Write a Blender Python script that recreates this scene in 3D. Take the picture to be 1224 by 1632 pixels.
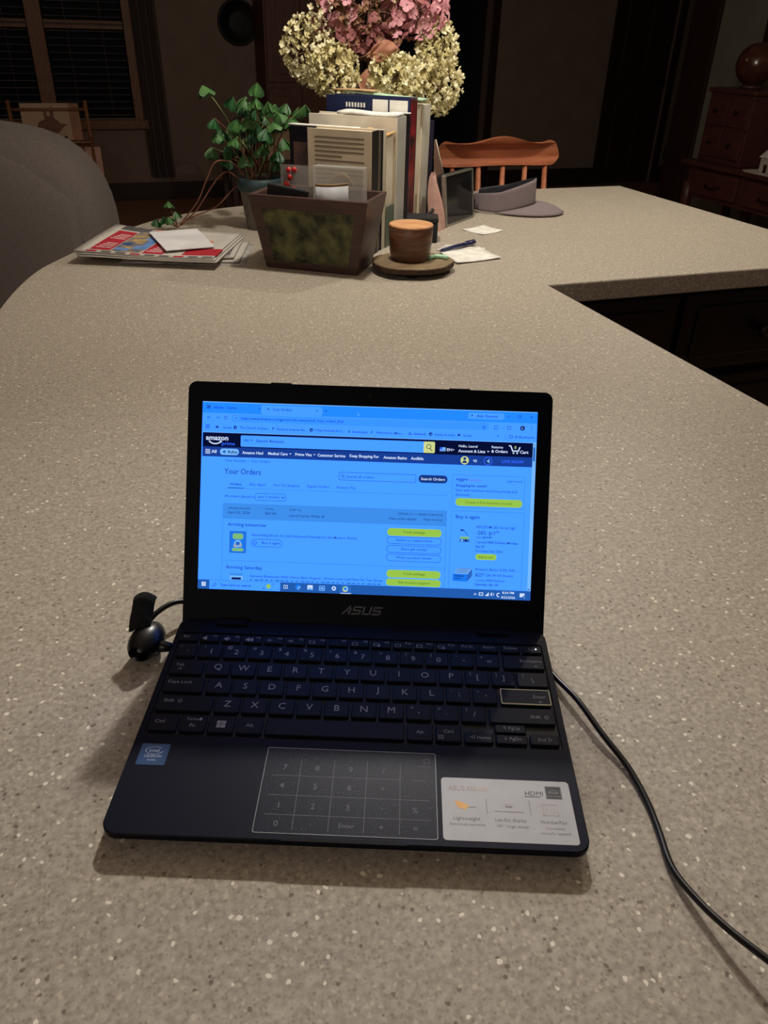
import bpy, bmesh, math, random
from mathutils import Vector, Matrix, Euler
from mathutils.geometry import tessellate_polygon

for o in list(bpy.data.objects): bpy.data.objects.remove(o, do_unlink=True)
scene = bpy.context.scene
COL = scene.collection
PI = math.pi
# The house axes are the world axes.  Things on the counter were measured along
# the laptop's own axes, which are turned by ANG against the house.
ANG = math.radians(-20.5)
CA, SA = math.cos(ANG), math.sin(ANG)
def c3(x, y, z=0.0): return Vector((x*CA - y*SA, x*SA + y*CA, z))

# ------------------------------------------------------------------ camera
cam = bpy.data.objects.new('camera', bpy.data.cameras.new('camera'))
COL.objects.link(cam); scene.camera = cam
cam.data.sensor_fit = 'VERTICAL'; cam.data.sensor_height = 36.0
cam.data.lens = 36.0*1222.47/1632
cam.data.clip_start = 0.02; cam.data.clip_end = 60
_r = c3(0.99928074, 0.03066643, 0.02230641)
_u = c3(-0.03513717, 0.52756246, 0.84878927)
_f = c3(-0.01426131, 0.84896256, -0.52826053)
m = Matrix((( _r.x, _u.x, -_f.x), (_r.y, _u.y, -_f.y), (_r.z, _u.z, -_f.z))).to_4x4()
m.translation = c3(0.02204, -0.26787, 0.39962)
cam.matrix_world = m

# ------------------------------------------------------------------ light and exposure
scene.view_settings.view_transform = 'Standard'
scene.view_settings.look = 'None'
scene.view_settings.exposure = 0.0
scene.view_settings.gamma = 1.0
scene.view_settings.use_curve_mapping = False
world = bpy.data.worlds.new('night'); scene.world = world
world.use_nodes = True
world.node_tree.nodes['Background'].inputs[0].default_value = (0.10, 0.075, 0.06, 1)
world.node_tree.nodes['Background'].inputs[1].default_value = 0.05

def lamp(name, kind, loc, power, color, radius=0.05, target=None, angle=None, blend=0.5):
    d = bpy.data.lights.new(name, kind); o = bpy.data.objects.new(name, d); COL.objects.link(o)
    d.energy = power; d.color = color
    d.shadow_soft_size = radius
    o.location = loc
    if target is not None:
        o.rotation_euler = (Vector(target) - Vector(loc)).to_track_quat('-Z', 'Y').to_euler()
    if angle: d.spot_size = math.radians(angle); d.spot_blend = blend
    return o
# two pendants that hang above the far end of the island
lamp('pendant_light', 'POINT', c3(-0.02, 1.27, 0.87), 18.5, (1.0, 0.93, 0.81), 0.035)
lamp('pendant_light', 'POINT', c3(0.75, 1.95, 1.0), 21.5, (1.0, 0.93, 0.81), 0.035)
# added fill spot, brightens the near end of the island; no known fixture
lamp('near_fill_spot', 'SPOT', c3(0.12, 2.12, 1.50), 115, (1.0, 0.96, 0.90), 0.04, c3(-0.10, -0.80, 0), 44, 0.95)
# kitchen ceiling light behind the person with the phone
lamp('kitchen_light', 'POINT', c3(-0.9, -2.6, 1.40), 38, (1.0, 0.96, 0.90), 0.2)
# dim fill added to lift the dark walls of the living area
lamp('back_wall_fill', 'POINT', (0.6, 4.6, 1.40), 2.5, (1.0, 0.86, 0.72), 0.15)

# ------------------------------------------------------------------ materials
def lin(c):
    return tuple(((v/255.0)/12.92 if v/255.0 <= 0.04045 else ((v/255.0+0.055)/1.055)**2.4) for v in c)
MATS = {}
def mat(name, c1, c2=None, scale=20.0, rough=0.6, metal=0.0, bump=0.0, bscale=None, spec=0.5, stretch=None, detail=3.0, coat=0.0, trans=0.0, alpha=1.0, sheen=0.0):
    if name in MATS: return MATS[name]
    m = bpy.data.materials.new(name); m.use_nodes = True
    nt = m.node_tree; N = nt.nodes; L = nt.links
    b = N['Principled BSDF']
    b.inputs['Roughness'].default_value = rough
    b.inputs['Metallic'].default_value = metal
    b.inputs['Specular IOR Level'].default_value = spec
    b.inputs['Coat Weight'].default_value = coat
    b.inputs['Transmission Weight'].default_value = trans
    b.inputs['Alpha'].default_value = alpha
    b.inputs['Sheen Weight'].default_value = sheen
    a = lin(c1); e = lin(c2 if c2 else tuple(min(255, v*1.12+2) for v in c1))
    tc = N.new('ShaderNodeTexCoord'); mp = N.new('ShaderNodeMapping')
    L.new(tc.outputs['Object'], mp.inputs['Vector'])
    if stretch: mp.inputs['Scale'].default_value = stretch
    n = N.new('ShaderNodeTexNoise'); n.inputs['Scale'].default_value = scale; n.inputs['Detail'].default_value = detail
    L.new(mp.outputs['Vector'], n.inputs['Vector'])
    r = N.new('ShaderNodeValToRGB')
    r.color_ramp.elements[0].position = 0.35; r.color_ramp.elements[0].color = (*a, 1)
    r.color_ramp.elements[1].position = 0.65; r.color_ramp.elements[1].color = (*e, 1)
    L.new(n.outputs['Fac'], r.inputs['Fac']); L.new(r.outputs['Color'], b.inputs['Base Color'])
    if bump:
        n2 = N.new('ShaderNodeTexNoise'); n2.inputs['Scale'].default_value = bscale or scale*3; n2.inputs['Detail'].default_value = 4
        L.new(mp.outputs['Vector'], n2.inputs['Vector'])
        bp = N.new('ShaderNodeBump'); bp.inputs['Strength'].default_value = bump; bp.inputs['Distance'].default_value = 0.002
        L.new(n2.outputs['Fac'], bp.inputs['Height']); L.new(bp.outputs['Normal'], b.inputs['Normal'])
    MATS[name] = m
    return m
def glow(name, c, s=1.0):
    if name in MATS: return MATS[name]
    m = bpy.data.materials.new(name); m.use_nodes = True; nt = m.node_tree
    nt.nodes.remove(nt.nodes['Principled BSDF'])
    e = nt.nodes.new('ShaderNodeEmission'); e.inputs[0].default_value = (*lin(c), 1); e.inputs[1].default_value = s
    nt.links.new(e.outputs[0], nt.nodes['Material Output'].inputs[0]); MATS[name] = m
    return m

def counter_mat():
    m = bpy.data.materials.new('speckled_solid_surface'); m.use_nodes = True
    nt = m.node_tree; N = nt.nodes; L = nt.links; b = N['Principled BSDF']
    b.inputs['Roughness'].default_value = 0.55; b.inputs['Specular IOR Level'].default_value = 0.25
    tc = N.new('ShaderNodeTexCoord')
    def noise(sc, det=2.0):
        n = N.new('ShaderNodeTexNoise'); n.inputs['Scale'].default_value = sc; n.inputs['Detail'].default_value = det
        L.new(tc.outputs['Object'], n.inputs['Vector']); return n.outputs['Fac']
    def ramp(fac, p0, p1, c0, c1):
        r = N.new('ShaderNodeValToRGB'); r.color_ramp.elements[0].position = p0; r.color_ramp.elements[1].position = p1
        r.color_ramp.elements[0].color = c0; r.color_ramp.elements[1].color = c1
        L.new(fac, r.inputs['Fac']); return r.outputs['Color']
    def mix(fac, a, bcol, f=None):
        x = N.new('ShaderNodeMix'); x.data_type = 'RGBA'
        L.new(fac, x.inputs['Factor']); L.new(a, x.inputs['A'])
        if isinstance(bcol, tuple): x.inputs['B'].default_value = bcol
        else: L.new(bcol, x.inputs['B'])
        return x.outputs['Result']
    def rgba(c): return (*lin(c), 1)
    col = ramp(noise(260, 3), 0.32, 0.68, rgba((160, 149, 135)), rgba((190, 180, 166)))
    # soft pale blotches
    col = mix(ramp(noise(95, 1), 0.60, 0.72, (0, 0, 0, 1), (0.5, 0.5, 0.5, 1)), col, rgba((204, 195, 180)))
    # warped chips: cells of a Voronoi picked by their random colour, shown near the cell centre
    def chips(scale, lo, rad, colr, strength, seed):
        mp = N.new('ShaderNodeMapping'); mp.inputs['Location'].default_value = (seed, seed*0.7, 0.0)
        L.new(tc.outputs['Object'], mp.inputs['Vector'])
        nz = N.new('ShaderNodeTexNoise'); nz.inputs['Scale'].default_value = scale*0.9
        L.new(mp.outputs['Vector'], nz.inputs['Vector'])
        va = N.new('ShaderNodeVectorMath'); va.operation = 'SCALE'; va.inputs['Scale'].default_value = 0.9/scale
        L.new(nz.outputs['Color'], va.inputs[0])
        vb = N.new('ShaderNodeVectorMath'); vb.operation = 'ADD'
        L.new(mp.outputs['Vector'], vb.inputs[0]); L.new(va.outputs['Vector'], vb.inputs[1])
        v = N.new('ShaderNodeTexVoronoi'); v.inputs['Scale'].default_value = scale
        L.new(vb.outputs['Vector'], v.inputs['Vector'])
        sp = N.new('ShaderNodeSeparateColor'); L.new(v.outputs['Color'], sp.inputs['Color'])
        g = N.new('ShaderNodeMath'); g.operation = 'GREATER_THAN'; g.inputs[1].default_value = lo; L.new(sp.outputs['Red'], g.inputs[0])
        d = N.new('ShaderNodeMapRange'); d.inputs['From Min'].default_value = rad*0.75; d.inputs['From Max'].default_value = rad
        d.inputs['To Min'].default_value = strength; d.inputs['To Max'].default_value = 0.0
        L.new(v.outputs['Distance'], d.inputs['Value'])
        mu = N.new('ShaderNodeMath'); mu.operation = 'MULTIPLY'; L.new(g.outputs[0], mu.inputs[0]); L.new(d.outputs['Result'], mu.inputs[1])
        return mu.outputs[0]
    col = mix(chips(420, 0.70, 0.46, None, 0.30, 3.1), col, rgba((104, 88, 72)))
    col = mix(chips(165, 0.72, 0.42, None, 0.30, 7.9), col, rgba((206, 197, 184)))
    col = mix(chips(250, 0.92, 0.36, None, 0.62, 9.4), col, rgba((84, 70, 58)))
    col = mix(chips(300, 0.80, 0.42, None, 0.55, 5.7), col, rgba((215, 203, 182)))
    col = mix(chips(230, 0.935, 0.36, None, 0.9, 1.3), col, rgba((248, 240, 222)))
    L.new(col, b.inputs['Base Color'])
    return m

# ------------------------------------------------------------------ mesh helpers
class MB:
    def __init__(s): s.v = []; s.f = []; s.m = []
    def add(s, vs, fs, mi=0, M=None):
        o = len(s.v)
        s.v += [tuple(M @ Vector(p)) if M is not None else tuple(p) for p in vs]
        s.f += [tuple(i+o for i in f) for f in fs]; s.m += [mi]*len(fs); return s
    def box(s, c, d, M=None, mi=0):
        x, y, z = c; a, b, h = d[0]/2, d[1]/2, d[2]/2
        vs = [(x+i*a, y+j*b, z+k*h) for k in (-1, 1) for j in (-1, 1) for i in (-1, 1)]
        return s.add(vs, [(0,2,3,1),(4,5,7,6),(0,1,5,4),(2,6,7,3),(0,4,6,2),(1,3,7,5)], mi, M)
    def box2(s, lo, hi, M=None, mi=0):
        return s.box([(a+b)/2 for a, b in zip(lo, hi)], [b-a for a, b in zip(lo, hi)], M, mi)
    def prism(s, pts, z0, z1, M=None, mi=0, holes=()):
        loops = [list(pts)] + [list(h) for h in holes]
        flat = [p for l in loops for p in l]; n = len(flat)
        vs = [(p[0], p[1], z1) for p in flat] + [(p[0], p[1], z0) for p in flat]
        tri = tessellate_polygon([[Vector((p[0], p[1], 0)) for p in l] for l in loops])
        fs = []
        for t in tri:
            a, b, c = [flat[i] for i in t]
            ar = (b[0]-a[0])*(c[1]-a[1]) - (b[1]-a[1])*(c[0]-a[0])
            t = tuple(t) if ar > 0 else tuple(reversed(t))
            fs.append(t); fs.append(tuple(i+n for i in reversed(t)))
        o = 0
        for l in loops:
            k = len(l)
            for i in range(k):
                j = (i+1) % k
                fs.append((o+i, o+i+n, o+j+n, o+j))
            o += k
        return s.add(vs, fs, mi, M)
    def flat(s, pts, z=0.0, M=None, mi=0):
        vs = [(p[0], p[1], p[2] if len(p) > 2 else z) for p in pts]
        return s.add(vs, [tuple(range(len(vs)))], mi, M)
    def lathe(s, prof, n=32, M=None, mi=0, cap=True):
        vs = []; fs = []
        for r, z in prof:
            for i in range(n): vs.append((r*math.cos(2*PI*i/n), r*math.sin(2*PI*i/n), z))
        for k in range(len(prof)-1):
            for i in range(n):
                j = (i+1) % n
                fs.append((k*n+i, k*n+j, (k+1)*n+j, (k+1)*n+i))
        if cap:
            fs.append(tuple(reversed(range(n)))); fs.append(tuple(range((len(prof)-1)*n, len(prof)*n)))
        return s.add(vs, fs, mi, M)
    def tube(s, path, r, n=8, M=None, mi=0):
        P = [Vector(p) for p in path]; vs = []; fs = []
        rr = r if isinstance(r, (list, tuple)) else [r]*len(P)
        up = Vector((0, 0, 1)); prev = None
        for i, p in enumerate(P):
            t = (P[min(i+1, len(P)-1)] - P[max(i-1, 0)]).normalized()
            if prev is None:
                a = t.cross(up)
                if a.length < 1e-4: a = t.cross(Vector((1, 0, 0)))
                a.normalize()
            else:
                a = (prev - t*prev.dot(t)).normalized()
            prev = a; b = t.cross(a)
            for k in range(n):
                q = p + rr[i]*(a*math.cos(2*PI*k/n) + b*math.sin(2*PI*k/n)); vs.append(tuple(q))
        for i in range(len(P)-1):
            for k in range(n):
                j = (k+1) % n
                fs.append((i*n+k, i*n+j, (i+1)*n+j, (i+1)*n+k))
        fs.append(tuple(reversed(range(n)))); fs.append(tuple(range((len(P)-1)*n, len(P)*n)))
        return s.add(vs, fs, mi, M)
    def grid(s, fn, nu, nv, M=None, mi=0, close_u=False):
        vs = [fn(i/(nu if close_u else nu-1), j/(nv-1)) for j in range(nv) for i in range(nu)]
        fs = []
        for j in range(nv-1):
            for i in range(nu if close_u else nu-1):
                k = (i+1) % nu
                fs.append((j*nu+i, j*nu+k, (j+1)*nu+k, (j+1)*nu+i))
        return s.add(vs, fs, mi, M)
    def mesh(s, name, mats, smooth=False):
        me = bpy.data.meshes.new(name); me.from_pydata(s.v, [], s.f)
        for mm in (mats if isinstance(mats, (list, tuple)) else [mats]): me.materials.append(mm)
        if len(me.materials) > 1: me.polygons.foreach_set('material_index', s.m)
        if smooth: me.polygons.foreach_set('use_smooth', [True]*len(me.polygons))
        me.update(); return me
    def build(s, name, mats, parent=None, smooth=False, bevel=0, seg=2, solid=0, sub=0, loc=None, rot=None):
        o = bpy.data.objects.new(name, s.mesh(name, mats, smooth)); COL.objects.link(o)
        if parent is not None: o.parent = parent
        if loc is not None: o.location = loc
        if rot is not None: o.rotation_euler = rot
        if solid:
            md = o.modifiers.new('solid', 'SOLIDIFY'); md.thickness = solid; md.offset = 0
        if bevel:
            md = o.modifiers.new('bevel', 'BEVEL'); md.width = bevel; md.segments = seg; md.limit_method = 'ANGLE'; md.angle_limit = math.radians(35)
        if sub:
            md = o.modifiers.new('sub', 'SUBSURF'); md.levels = sub; md.render_levels = sub
        return o
def link_copy(o, parent=None):
    c = o.copy(); COL.objects.link(c); c.parent = parent; return c
def inst(me, name, parent, loc, rot=(0, 0, 0), scale=(1, 1, 1)):
    o = bpy.data.objects.new(name, me); COL.objects.link(o); o.parent = parent
    o.location = loc; o.rotation_euler = rot; o.scale = scale; return o
def tag(o, label, cat, group=None):
    o['label'] = label; o['category'] = cat
    if group: o['group'] = group
    return o
def thing(name, label, cat, loc=(0, 0, 0), rotz=0.0, group=None):
    o = bpy.data.objects.new(name, None); COL.objects.link(o); o.empty_display_size = 0.05
    o.location = loc; o.rotation_euler = (0, 0, rotz); return tag(o, label, cat, group)
def struct(o):
    o['kind'] = 'structure'; return o
def rrect(x0, y0, x1, y1, r, n=5):
    pts = []
    for cx, cy, a0 in ((x1-r, y0+r, -90), (x1-r, y1-r, 0), (x0+r, y1-r, 90), (x0+r, y0+r, 180)):
        for i in range(n+1):
            a = math.radians(a0 + 90*i/n); pts.append((cx+r*math.cos(a), cy+r*math.sin(a)))
    return pts
def crom(P, n=8):
    P = [Vector(p) for p in P]; out = []
    for i in range(len(P)-1):
        p0 = P[max(i-1, 0)]; p1 = P[i]; p2 = P[i+1]; p3 = P[min(i+2, len(P)-1)]
        for k in range(n):
            t = k/n
            out.append(0.5*((2*p1) + (p2-p0)*t + (2*p0-5*p1+4*p2-p3)*t*t + (3*p1-p0-3*p2+p3)*t**3))
    out.append(P[-1]); return out

# lettering: strings are laid out as font curves, then turned into flat polygons
class Ink:
    """collects strings; flush() returns MB-ready polygons per string"""
    def __init__(s): s.items = []
    def t(s, body, x, y, size, mi, z, align='LEFT', bold=0.0, shear=0.0, fit=None, center=False):
        cu = bpy.data.curves.new('ink', 'FONT'); cu.body = body; cu.size = size
        cu.align_x = align; cu.resolution_u = 2; cu.offset = bold*size; cu.shear = shear
        o = bpy.data.objects.new('ink', cu); COL.objects.link(o)
        s.items.append((o, x, y, mi, z, fit, align, center)); return s
    def flush(s, builders):
        """builders: function(index) -> MB"""
        bpy.context.view_layer.update()
        dg = bpy.context.evaluated_depsgraph_get()
        for k, (o, x, y, mi, z, fit, align, center) in enumerate(s.items):
            me = o.evaluated_get(dg).to_mesh()
            vs = [tuple(v.co) for v in me.vertices]; fs = [tuple(p.vertices) for p in me.polygons]
            o.evaluated_get(dg).to_mesh_clear()
            if vs:
                sx = 1.0
                if fit:
                    w = max(v[0] for v in vs) - min(v[0] for v in vs)
                    if w > 0: sx = fit/w
                oy = 0.0
                if center: oy = -(max(v[1] for v in vs)+min(v[1] for v in vs))/2
                builders(k).add([(x+v[0]*sx, y+v[1]+oy, z) for v in vs], fs, mi)
        for it in s.items:
            cu = it[0].data; bpy.data.objects.remove(it[0]); bpy.data.curves.remove(cu)
        s.items = []

# ================================================================== the room
FZ = -0.92      # floor; the counter top is z = 0
CZ = 1.53       # ceiling
M_wall = mat('tan_wall_paint', (138, 116, 102), (146, 124, 110), 6, 0.85, bump=0.05, bscale=200)
M_green = mat('grey_green_wall_paint', (112, 110, 96), (120, 118, 104), 6, 0.85, bump=0.05, bscale=200)
M_ceil = mat('ceiling_paint', (190, 180, 165), None, 8, 0.9)
M_floor = mat('floor_boards_finish', (150, 110, 84), (172, 130, 102), 5, 0.5, stretch=(1, 9, 1))
M_trim = mat('dark_stained_trim', (40, 22, 20), (54, 31, 27), 12, 0.5, stretch=(6, 6, 0.6))
M_door = mat('dark_stained_door', (46, 24, 22), (60, 33, 28), 12, 0.5, stretch=(6, 6, 0.5))
M_frame = mat('stained_window_wood', (122, 82, 52), (142, 98, 64), 14, 0.5, stretch=(4, 4, 1))
M_night = mat('night_pane_glass', (4, 5, 12), (6, 7, 16), 3, 0.5, spec=0.1)
M_blk = mat('black_matte_plastic', (10, 10, 12), (14, 14, 17), 40, 0.5)

struct(MB().box2((-4.2, -3.2, FZ-0.1), (7.4, 7.6, FZ)).build('floor', M_floor))
# floor boards that can be told apart nearest to the back wall are in the material; none are 10 px wide
struct(MB().box2((-4.2, -3.2, CZ), (7.4, 7.6, CZ+0.1)).build('ceiling', M_ceil))
WB = 7.45
# back wall with the window hole, the dark doorway and the closed door
def rect(x0, z0, x1, z1): return [(x0, z0), (x1, z0), (x1, z1), (x0, z1)]
MW = Matrix(((1, 0, 0, 0), (0, 0, -1, WB), (0, 1, 0, 0), (0, 0, 0, 1)))      # local (x, z, depth) -> world, depth towards the room
back = MB().prism(rect(-4.2, FZ, 7.4, CZ), -0.12, 0.0, MW,
    holes=[rect(-1.52, -0.26, 0.29, 1.15), rect(2.35, FZ+0.001, 3.60, 1.13), rect(5.00, FZ+0.001, 5.66, 1.13)])
struct(back.build('wall_back', M_wall))
struct(MB().box2((-4.3, -3.2, FZ), (-4.2, 7.6, CZ)).build('wall_left', M_wall))
struct(MB().box2((-4.2, -3.3, FZ), (7.4, -3.2, CZ)).build('wall_front', M_wall))
struct(MB().box2((3.95, -3.2, FZ), (4.07, 4.95, CZ)).build('wall_right', M_green))
struct(MB().box2((7.4, -3.2, FZ), (7.5, 7.6, CZ)).build('wall_far_right', M_wall))
# unlit hallway behind the doorway
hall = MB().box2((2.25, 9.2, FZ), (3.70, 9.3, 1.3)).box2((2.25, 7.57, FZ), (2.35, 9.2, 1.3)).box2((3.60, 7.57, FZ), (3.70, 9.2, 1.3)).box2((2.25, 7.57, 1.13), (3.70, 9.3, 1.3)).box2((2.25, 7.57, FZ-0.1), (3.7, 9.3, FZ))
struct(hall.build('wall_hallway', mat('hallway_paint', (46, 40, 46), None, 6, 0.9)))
# baseboards, a run between each opening
struct(MB().box2((-4.2, WB-0.018, FZ), (2.27, WB, FZ+0.145)).build('baseboard_back_left', M_trim, bevel=0.004))
struct(MB().box2((3.68, WB-0.018, FZ), (4.92, WB, FZ+0.165)).build('baseboard_back_right', M_trim, bevel=0.004))
struct(MB().box2((5.74, WB-0.018, FZ), (7.4, WB, FZ+0.165)).build('baseboard_back_far_right', M_trim, bevel=0.004))
struct(MB().box2((3.93, -3.2, FZ), (3.95, 4.70, FZ+0.145)).build('baseboard_right', M_trim, bevel=0.004))
# cased end of the right-hand wall
e = MB().box2((3.925, 4.70, FZ), (4.095, 4.98, CZ)).build('trim_1', M_trim, bevel=0.004); struct(e)
e = MB().box2((3.93, 4.20, FZ), (3.95, 4.26, CZ)).build('trim_5', M_trim, bevel=0.003); struct(e)
# doorway casing
e = MB().box2((2.27, WB-0.02, FZ), (2.35, WB, 1.21)).box2((3.60, WB-0.02, FZ), (3.68, WB, 1.21)).box2((2.35, WB-0.02, 1.13), (3.60, WB, 1.21)).build('trim_2', M_trim, bevel=0.004); struct(e)
# door with its casing, panels and knob
d = struct(MB().box2((5.005, WB+0.03, FZ+0.008), (5.655, WB+0.07, 1.125)).build('door_1', M_door))
for z0, z1 in ((-0.78, -0.10), (0.10, 0.98)):
    for x0 in (5.09, 5.37):
        MB().box2((x0, WB+0.018, z0), (x0+0.20, WB+0.035, z1)).build('panel', M_door, d, bevel=0.008)
k = MB().lathe([(0.026, 0), (0.026, 0.006), (0.011, 0.012), (0.011, 0.04), (0.028, 0.055), (0.031, 0.068), (0.024, 0.082), (0.006, 0.088)], 20).build('door_knob', mat('aged_bronze', (34, 28, 26), None, 30, 0.35, 0.8), d, True, loc=(5.41+0.17, WB+0.03, 0.045), rot=(PI/2, 0, 0))
e = MB().box2((4.92, WB-0.02, FZ), (5.00, WB, 1.21)).box2((5.66, WB-0.02, FZ), (5.74, WB, 1.21)).box2((5.0, WB-0.02, 1.13), (5.66, WB, 1.21)).build('trim_3', M_trim, bevel=0.004); struct(e)
# outlet with something plugged in
t = thing('wall_outlet', 'dark plug-in wall outlet on the strip of wall beside the door', 'outlet', (5.83, WB, -0.63))
MB().box2((-0.04, -0.006, -0.06), (0.04, 0, 0.06)).build('cover_plate', mat('dark_bronze_plate', (42, 32, 26), None, 20, 0.4), t, bevel=0.003)
MB().box2((-0.028, -0.045, -0.055), (0.028, -0.006, 0.03)).build('plug', M_blk, t, bevel=0.006)

# window: frame, mullion, meeting rail, panes and blinds
w = struct(MB().box2((-1.60, WB-0.03, -0.34), (-1.52, WB+0.04, 1.23)).box2((0.29, WB-0.03, -0.34), (0.37, WB+0.04, 1.23)).box2((-1.52, WB-0.03, 1.15), (0.29, WB+0.04, 1.23)).box2((-1.66, WB-0.06, -0.34), (0.43, WB+0.04, -0.27)).build('window_1', M_frame, bevel=0.004))
MB().box2((-0.44, WB-0.02, -0.27), (-0.32, WB+0.06, 1.15)).build('mullion', M_frame, w, bevel=0.004)
for x0, x1 in ((-1.52, -0.44), (-0.32, 0.29)):
    MB().box2((x0, WB+0.03, 0.385), (x1, WB+0.065, 0.445)).build('meeting_rail', M_frame, w, bevel=0.003)
    MB().box2((x0, WB+0.07, -0.27), (x1, WB+0.078, 1.15)).build('pane', M_night, w)
M_slat = mat('dark_blind_slat', (96, 90, 94), None, 30, 0.45)
for (x0, x1) in ((-1.50, -0.45), (-0.31, 0.28)):
    slat = MB().box2((x0, -0.018, -0.0014), (x1, 0.018, 0.0014)).mesh('slat', M_slat)
    for i in range(27):
        inst(slat, 'slat', w, (0, WB+0.012, -0.235+i*0.0505), (math.radians(8), 0, 0))
    for xc in (x0+0.16, x1-0.16):
        MB().tube([(xc, WB+0.012, -0.25), (xc, WB+0.012, 1.14)], 0.0016, 5).build('blind_cord', M_slat, w)

# curtain on the right of the window
def curt(u, v):
    x = 0.35 + 0.20*u + (0.02*(1-v)); z = -0.72 + 1.95*v
    return (x, WB-0.07 + 0.035*math.sin(u*2*PI*3.2 + 0.4*math.sin(v*3)) , z)
t = thing('curtain', 'dark brown curtain hanging in folds beside the window', 'curtain', (0, 0, 0))
MB().grid(curt, 60, 14).build('curtain_panel', mat('dark_brown_curtain', (64, 42, 38), (78, 54, 48), 30, 0.9, sheen=0.2), t, True, solid=0.004)
MB().tube([(0.05, WB-0.07, 1.27), (0.75, WB-0.07, 1.27)], 0.012, 10).build('curtain_rod', M_trim, t, True)
MB().box2((0.30, WB-0.07, 1.26), (0.32, WB, 1.28)).build('bracket', M_trim, t)

# magazine rack in front of the window
M_rack = mat('honey_rack_wood', (140, 92, 58), (160, 108, 72), 14, 0.5, stretch=(4, 4, 1))
t = thing('magazine_rack', 'honey wooden magazine rack standing before the window', 'rack', (-0.36, 6.5, FZ))
for x in (-0.27, 0.27):
    MB().tube([(x, 0.10, 0.0), (x*0.97, 0.0, 0.86)], 0.014, 8).build('upright', M_rack, t, True)
    MB().tube([(x, -0.16, 0.0), (x*0.98, 0.02, 0.62)], 0.012, 8).build('front_leg', M_rack, t, True)
for z in (0.30, 0.56, 0.80):
    MB().tube([(-0.27, 0.06-0.07*z, z), (0.27, 0.06-0.07*z, z)], 0.010, 8).build('rung', M_rack, t, True)
for z in (0.34, 0.585):
    MB().box2((-0.27, -0.03-0.05, z), (0.27, -0.015, z+0.012)).build('shelf', M_rack, t, bevel=0.002)
mg = thing('magazine', 'cream magazine with a reddish-brown bird picture in the wooden rack', 'magazine', (-0.36, 6.475, FZ+0.60))
Mm = Matrix.Rotation(math.radians(78), 4, 'X')
MB().box2((-0.19, 0.0, -0.004), (0.21, 0.245, 0.004), Mm).build('page_block', mat('cream_cover', (196, 164, 134), (206, 176, 146), 8, 0.6), mg)
MB().box2((0.14, 0.0, 0.004), (0.21, 0.245, 0.0048), Mm).build('side_strip', mat('tan_cover_strip', (160, 112, 82), None, 8, 0.6), mg)
bird = [(-0.10, 0.07), (-0.06, 0.045), (0.0, 0.03), (0.05, 0.05), (0.09, 0.09), (0.12, 0.105), (0.07, 0.11), (0.055, 0.13), (0.03, 0.15), (0.03, 0.21), (0.015, 0.225), (0.005, 0.16), (-0.015, 0.16), (-0.02, 0.215), (-0.035, 0.2), (-0.035, 0.14), (-0.08, 0.12)]
MB().prism(bird, 0.004, 0.0052, Mm).build('cover_picture', mat('redbrown_print', (112, 62, 50), (134, 82, 64), 60, 0.6), mg)
for i in range(3):
    MB().prism(rrect(-0.01+i*0.045, 0.012, 0.014+i*0.045, 0.028, 0.004), 0.004, 0.005, Mm).build('cover_mark', mat('dark_print', (60, 40, 38), None, 60, 0.6), mg)
mg2 = thing('magazine', 'folded pink-edged paper on the low shelf of the wooden rack', 'magazine', (-0.20, 6.46, FZ+0.352))
MB().box2((-0.03, 0.0, -0.006), (0.16, 0.20, 0.006), Mm).build('page_block', mat('pinkish_paper', (206, 158, 140), None, 20, 0.6), mg2, bevel=0.002)
MB().box2((-0.03, 0.0, 0.006), (0.05, 0.20, 0.007), Mm).build('fold', mat('brown_paper', (120, 76, 58), None, 20, 0.6), mg2)

# grey recliner seen from behind
M_sofa = mat('grey_upholstery', (118, 108, 104), (128, 118, 113), 140, 0.9, bump=0.15, bscale=900, sheen=0.15)
sf = thing('recliner', 'large grey upholstered recliner seen from behind beside the counter', 'armchair', c3(-1.61, 2.64, FZ-0.0), ANG)
def cushion(cx, cy, cz, a, b, h, e1, e2, nu=56, nv=28):
    def sg(v, p): return math.copysign(abs(v)**p, v)
    def fn(u, v):
        th = u*2*PI; ph = (v-0.5)*PI*0.9999
        return (cx + a*sg(math.cos(ph), e1)*sg(math.cos(th), e2), cy + b*sg(math.cos(ph), e1)*sg(math.sin(th), e2), cz + h*sg(math.sin(ph), e1))
    return MB().grid(fn, nu, nv, close_u=True)
# back rest: rolled edge plus the flatter back panel set into it
cushion(0, 0.0, 0.585, 0.57, 0.19, 0.455, 0.58, 0.55).build('backrest', M_sofa, sf, True)
def bk(u, v):
    x = -0.50 + 1.00*u; z = 0.10 + 0.87*v
    ex = abs(2*u-1); ez = max(0.0, (v-0.5)*2)
    d = (ex**5 + ez**5)
    return (x*(1-0.06*ez**6), -0.196 + 0.052*d, z - 0.10*ez**2*ex**4)
MB().grid(bk, 30, 24).build('back_panel', M_sofa, sf, True, solid=0.012)
seam = []
for i in range(60):
    a = i/59*PI
    seam.append((0.520*math.copysign(abs(math.cos(a))**0.60, math.cos(a)), -0.140+0.012*math.sin(a), 0.42+0.53*abs(math.sin(a))**0.60))
MB().tube([(0.52, -0.15, 0.12)]+seam+[(-0.52, -0.15, 0.12)], 0.008, 6).build('seam_piping', M_sofa, sf, True)
cushion(0, 0.50, 0.30, 0.40, 0.44, 0.17, 0.35, 0.3, 40, 18).build('seat_cushion', M_sofa, sf, True)
for sx in (-1, 1):
    cushion(sx*0.43, 0.46, 0.27, 0.10, 0.50, 0.23, 0.4, 0.3, 36, 18).build('armrest', M_sofa, sf, True)
MB().box2((-0.5, -0.10, 0.0), (0.5, 0.9, 0.14)).build('base', mat('dark_base_fabric', (40, 36, 36), None, 60, 0.9), sf, bevel=0.02)

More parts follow.
